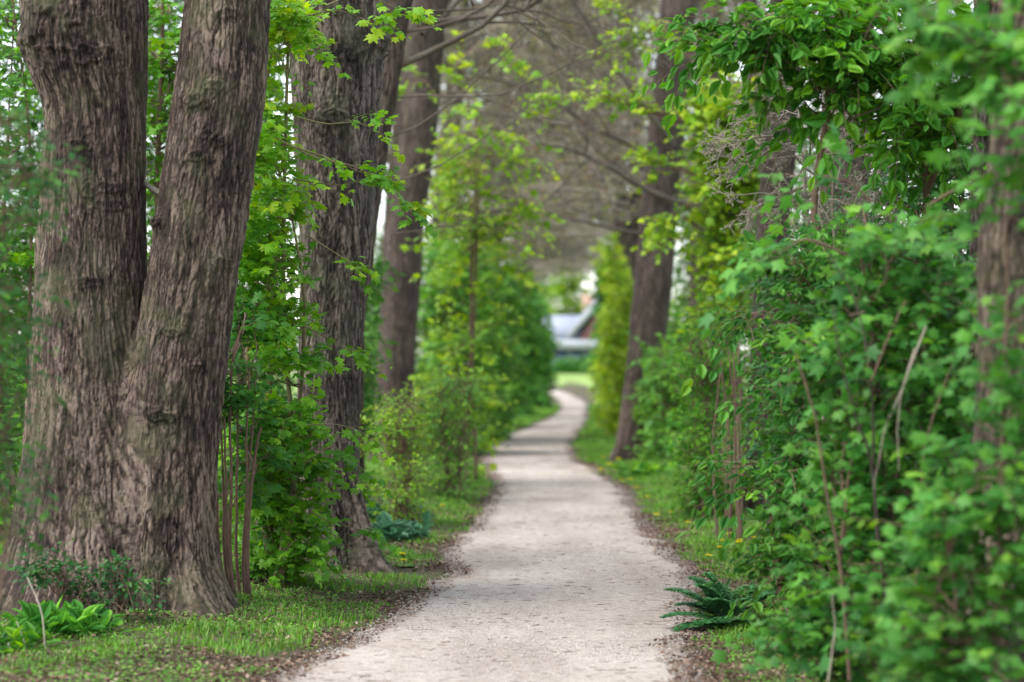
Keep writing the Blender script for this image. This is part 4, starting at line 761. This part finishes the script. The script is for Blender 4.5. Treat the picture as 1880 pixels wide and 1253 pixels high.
dl += [(1168, 905, 29.2, "low dandelion on the right grass edge just before the bend"), (1190, 925, 27.0, "dandelion above the single one at the right edge of the path"), (1232, 958, 24.0, "dandelion in the grass below the bush with upright stems"), (1262, 975, 22.5, "dandelion midway between the single one and the right-hand group"), (1300, 1045, 18.6, "dandelion below and left of the right-hand group"), (1120, 852, 36.0, "dandelion beside the foot of the stout right tree, path side")]
d0 = dandelion()
for k, (px, py, Y, lb) in enumerate(dl):
    x = (px - 940) / FPX * Y; zt = CAMZ - (py - HOR) / FPX * Y; g = float(gz(x, Y)); h = min(max(zt - g, .05), .3); sc = 1.5 if Y < 30 else 2.1
    if k == 0: o = d0; o.location = (x, Y, g); o.scale = (sc, sc, h / .11); o["label"] = lb
    else: dup(d0, (x, Y, g), k * 1.3, (sc, sc, h / .11), lb)

# ------------------------------------------------------------ lawn, far hedge, house
M_LAWN = flat_mat("lawn", (.16, .27, .05), (.26, .36, .09), .6, .9)
ys2 = np.arange(112, 215, 1.5); xs2 = np.arange(-45, 60, 1.5)
tag(grid("lawn", xs2, ys2, lambda x, y: gz(x, y) + .0 * x + .02 - .2 * ((x > np.interp(y, PY, PL) - .6) & (x < np.interp(y, PY, PR) + .6)), M_LAWN), kind="structure")
HY = 196.
def HX(px, Y=HY): return (px - 940) / FPX * Y
def HZ(py, Y=HY): return CAMZ - (py - HOR) / FPX * Y
M_BRICK = flat_mat("brick", (.20, .07, .07), (.26, .10, .09), 5, brick=True); M_WHITE = flat_mat("white paint", (.30, .32, .35), (.35, .37, .41), 3, .4); M_ROOF = flat_mat("grey roof tile", (.24, .27, .33), (.33, .36, .43), 8, .5, bump=.3); M_GLASS = flat_mat("dark window glass", (.03, .05, .10), (.05, .08, .15), 1, .08, spec=.8)
M_BLUEWALL = flat_mat("blue painted wall", (.06, .09, .20), (.08, .12, .25), 2, .5); M_ORANGE = flat_mat("orange roof tile", (.38, .24, .18), (.45, .29, .22), 6, .7)
h = thing("house", "brick gabled house with white eaves and grey roof beyond the lawn", "house", (HX(1100), HY, .9))
hl_ = h.location; G = .9
def prism(bag, P2, y0, y1):
    n = len(P2); V = [(x, y0, z) for x, z in P2] + [(x, y1, z) for x, z in P2]; bag.add(V, [np.array([[i, (i + 1) % n, n + (i + 1) % n, n + i] for i in range(n)]), np.array([list(range(n))[::-1]]), np.array([[n + i for i in range(n)]])])
ze = HZ(640); gx0, gx1 = HX(1052), HX(1200); ax = (gx0 + gx1) / 2; sl_ = 62 / 48.; az = HZ(628) + (ax - gx0) * sl_
b = Bag(); prism(b, [(gx0, ze + .05), (gx1, ze + .05), (ax, az)], HY, HY + 9); b.out("gable", M_BRICK, h, off=hl_)
b = Bag(); b.box(((HX(960) + gx1) / 2, HY + 4.5, (G + ze) / 2 - .2), (gx1 - HX(960), 8.6, ze - G + .4)); b.out("wall", M_BLUEWALL, h, off=hl_)
b = Bag(); b.box(((HX(955) + gx1 + .5) / 2, HY - .1, HZ(633)), (gx1 - HX(955) + .5, 1.0, HZ(625) - HZ(642))); b.out("fascia", M_WHITE, h, off=hl_)
for s in (1, -1):
    b = Bag(); w_ = .62; e = gx0 if s > 0 else gx1; o_ = -.5 * s
    prism(b, [(e + o_, HZ(628)), (e + o_ - .0, HZ(628) + w_ * 1.1), (ax, az + w_ * 1.25), (ax, az)][::s], HY - .45, HY - .05); b.out("bargeboard", M_WHITE, h, off=hl_)
    b = Bag(); prism(b, [(e + o_, HZ(628) + w_ * 1.0), (e + o_ - .0, HZ(628) + w_ * 1.2), (ax, az + w_ * 1.45), (ax, az + w_ * 1.2)][::s], HY - .04, HY + 9); b.out("roof", M_ROOF, h, off=hl_)
b = Bag(); x0, x1 = HX(955), gx0 + 3.0
V = [(x0, HY + .1, HZ(625)), (x1, HY + .1, HZ(625)), (x1, HY + 4.5, HZ(577)), (x0, HY + 4.5, HZ(577)), (x0, HY + 8.9, HZ(625)), (x1, HY + 8.9, HZ(625))]
b.add(V, [np.array([[0, 1, 2, 3], [3, 2, 5, 4], [0, 4, 5, 1]]), np.array([[0, 3, 4], [1, 5, 2]])]); b.out("roof", M_ROOF, h, off=hl_)
for k, px in enumerate((985, 1030, 1062, 1092, 1125, 1165)):
    b = Bag(); X0 = HX(px); b.box((X0, HY + .16, 2.3), (1.3, .12, 1.35)); wdw = b.out("window", M_WHITE, h, off=hl_)
    b = Bag(); b.box((X0, HY + .09, 2.3), (1.1, .06, 1.15)); b.out("pane", M_GLASS, wdw, off=hl_)
b = Bag(); b.box((HX(1090), HY + 6, HZ(556)), (1.5, 1.1, 1.6)); b.out("chimney", M_ORANGE, h, off=hl_)
far_shrub("garden_hedge", "blue-green garden hedge in front of the brick house", 1055, 186, 664, 150, "simple", .42, M_COOL, 301, nb=420, ns=4, m=8, L=.8, depth=1.2, cl=3, brad=.02)
far_shrub("garden_tree", "blurred golden-leaved tree above the house roof", 1050, 215, 470, 42, "simple", .5, M_YELLOW, 302, nb=220, L=1.5, depth=2., cl=6, brad=.03, tint=(.2, .8))
far_shrub("garden_tree", "tall green tree beside the house, left of the roof", 960, 225, 420, 80, "simple", .5, M_HEDGE, 303, nb=300, L=1.8, depth=2.5, cl=6, brad=.03)
far_shrub("garden_tree", "green tree behind the right part of the house", 1160, 230, 420, 70, "simple", .5, M_HEDGE, 304, nb=300, L=1.8, depth=2.5, cl=6, brad=.03)
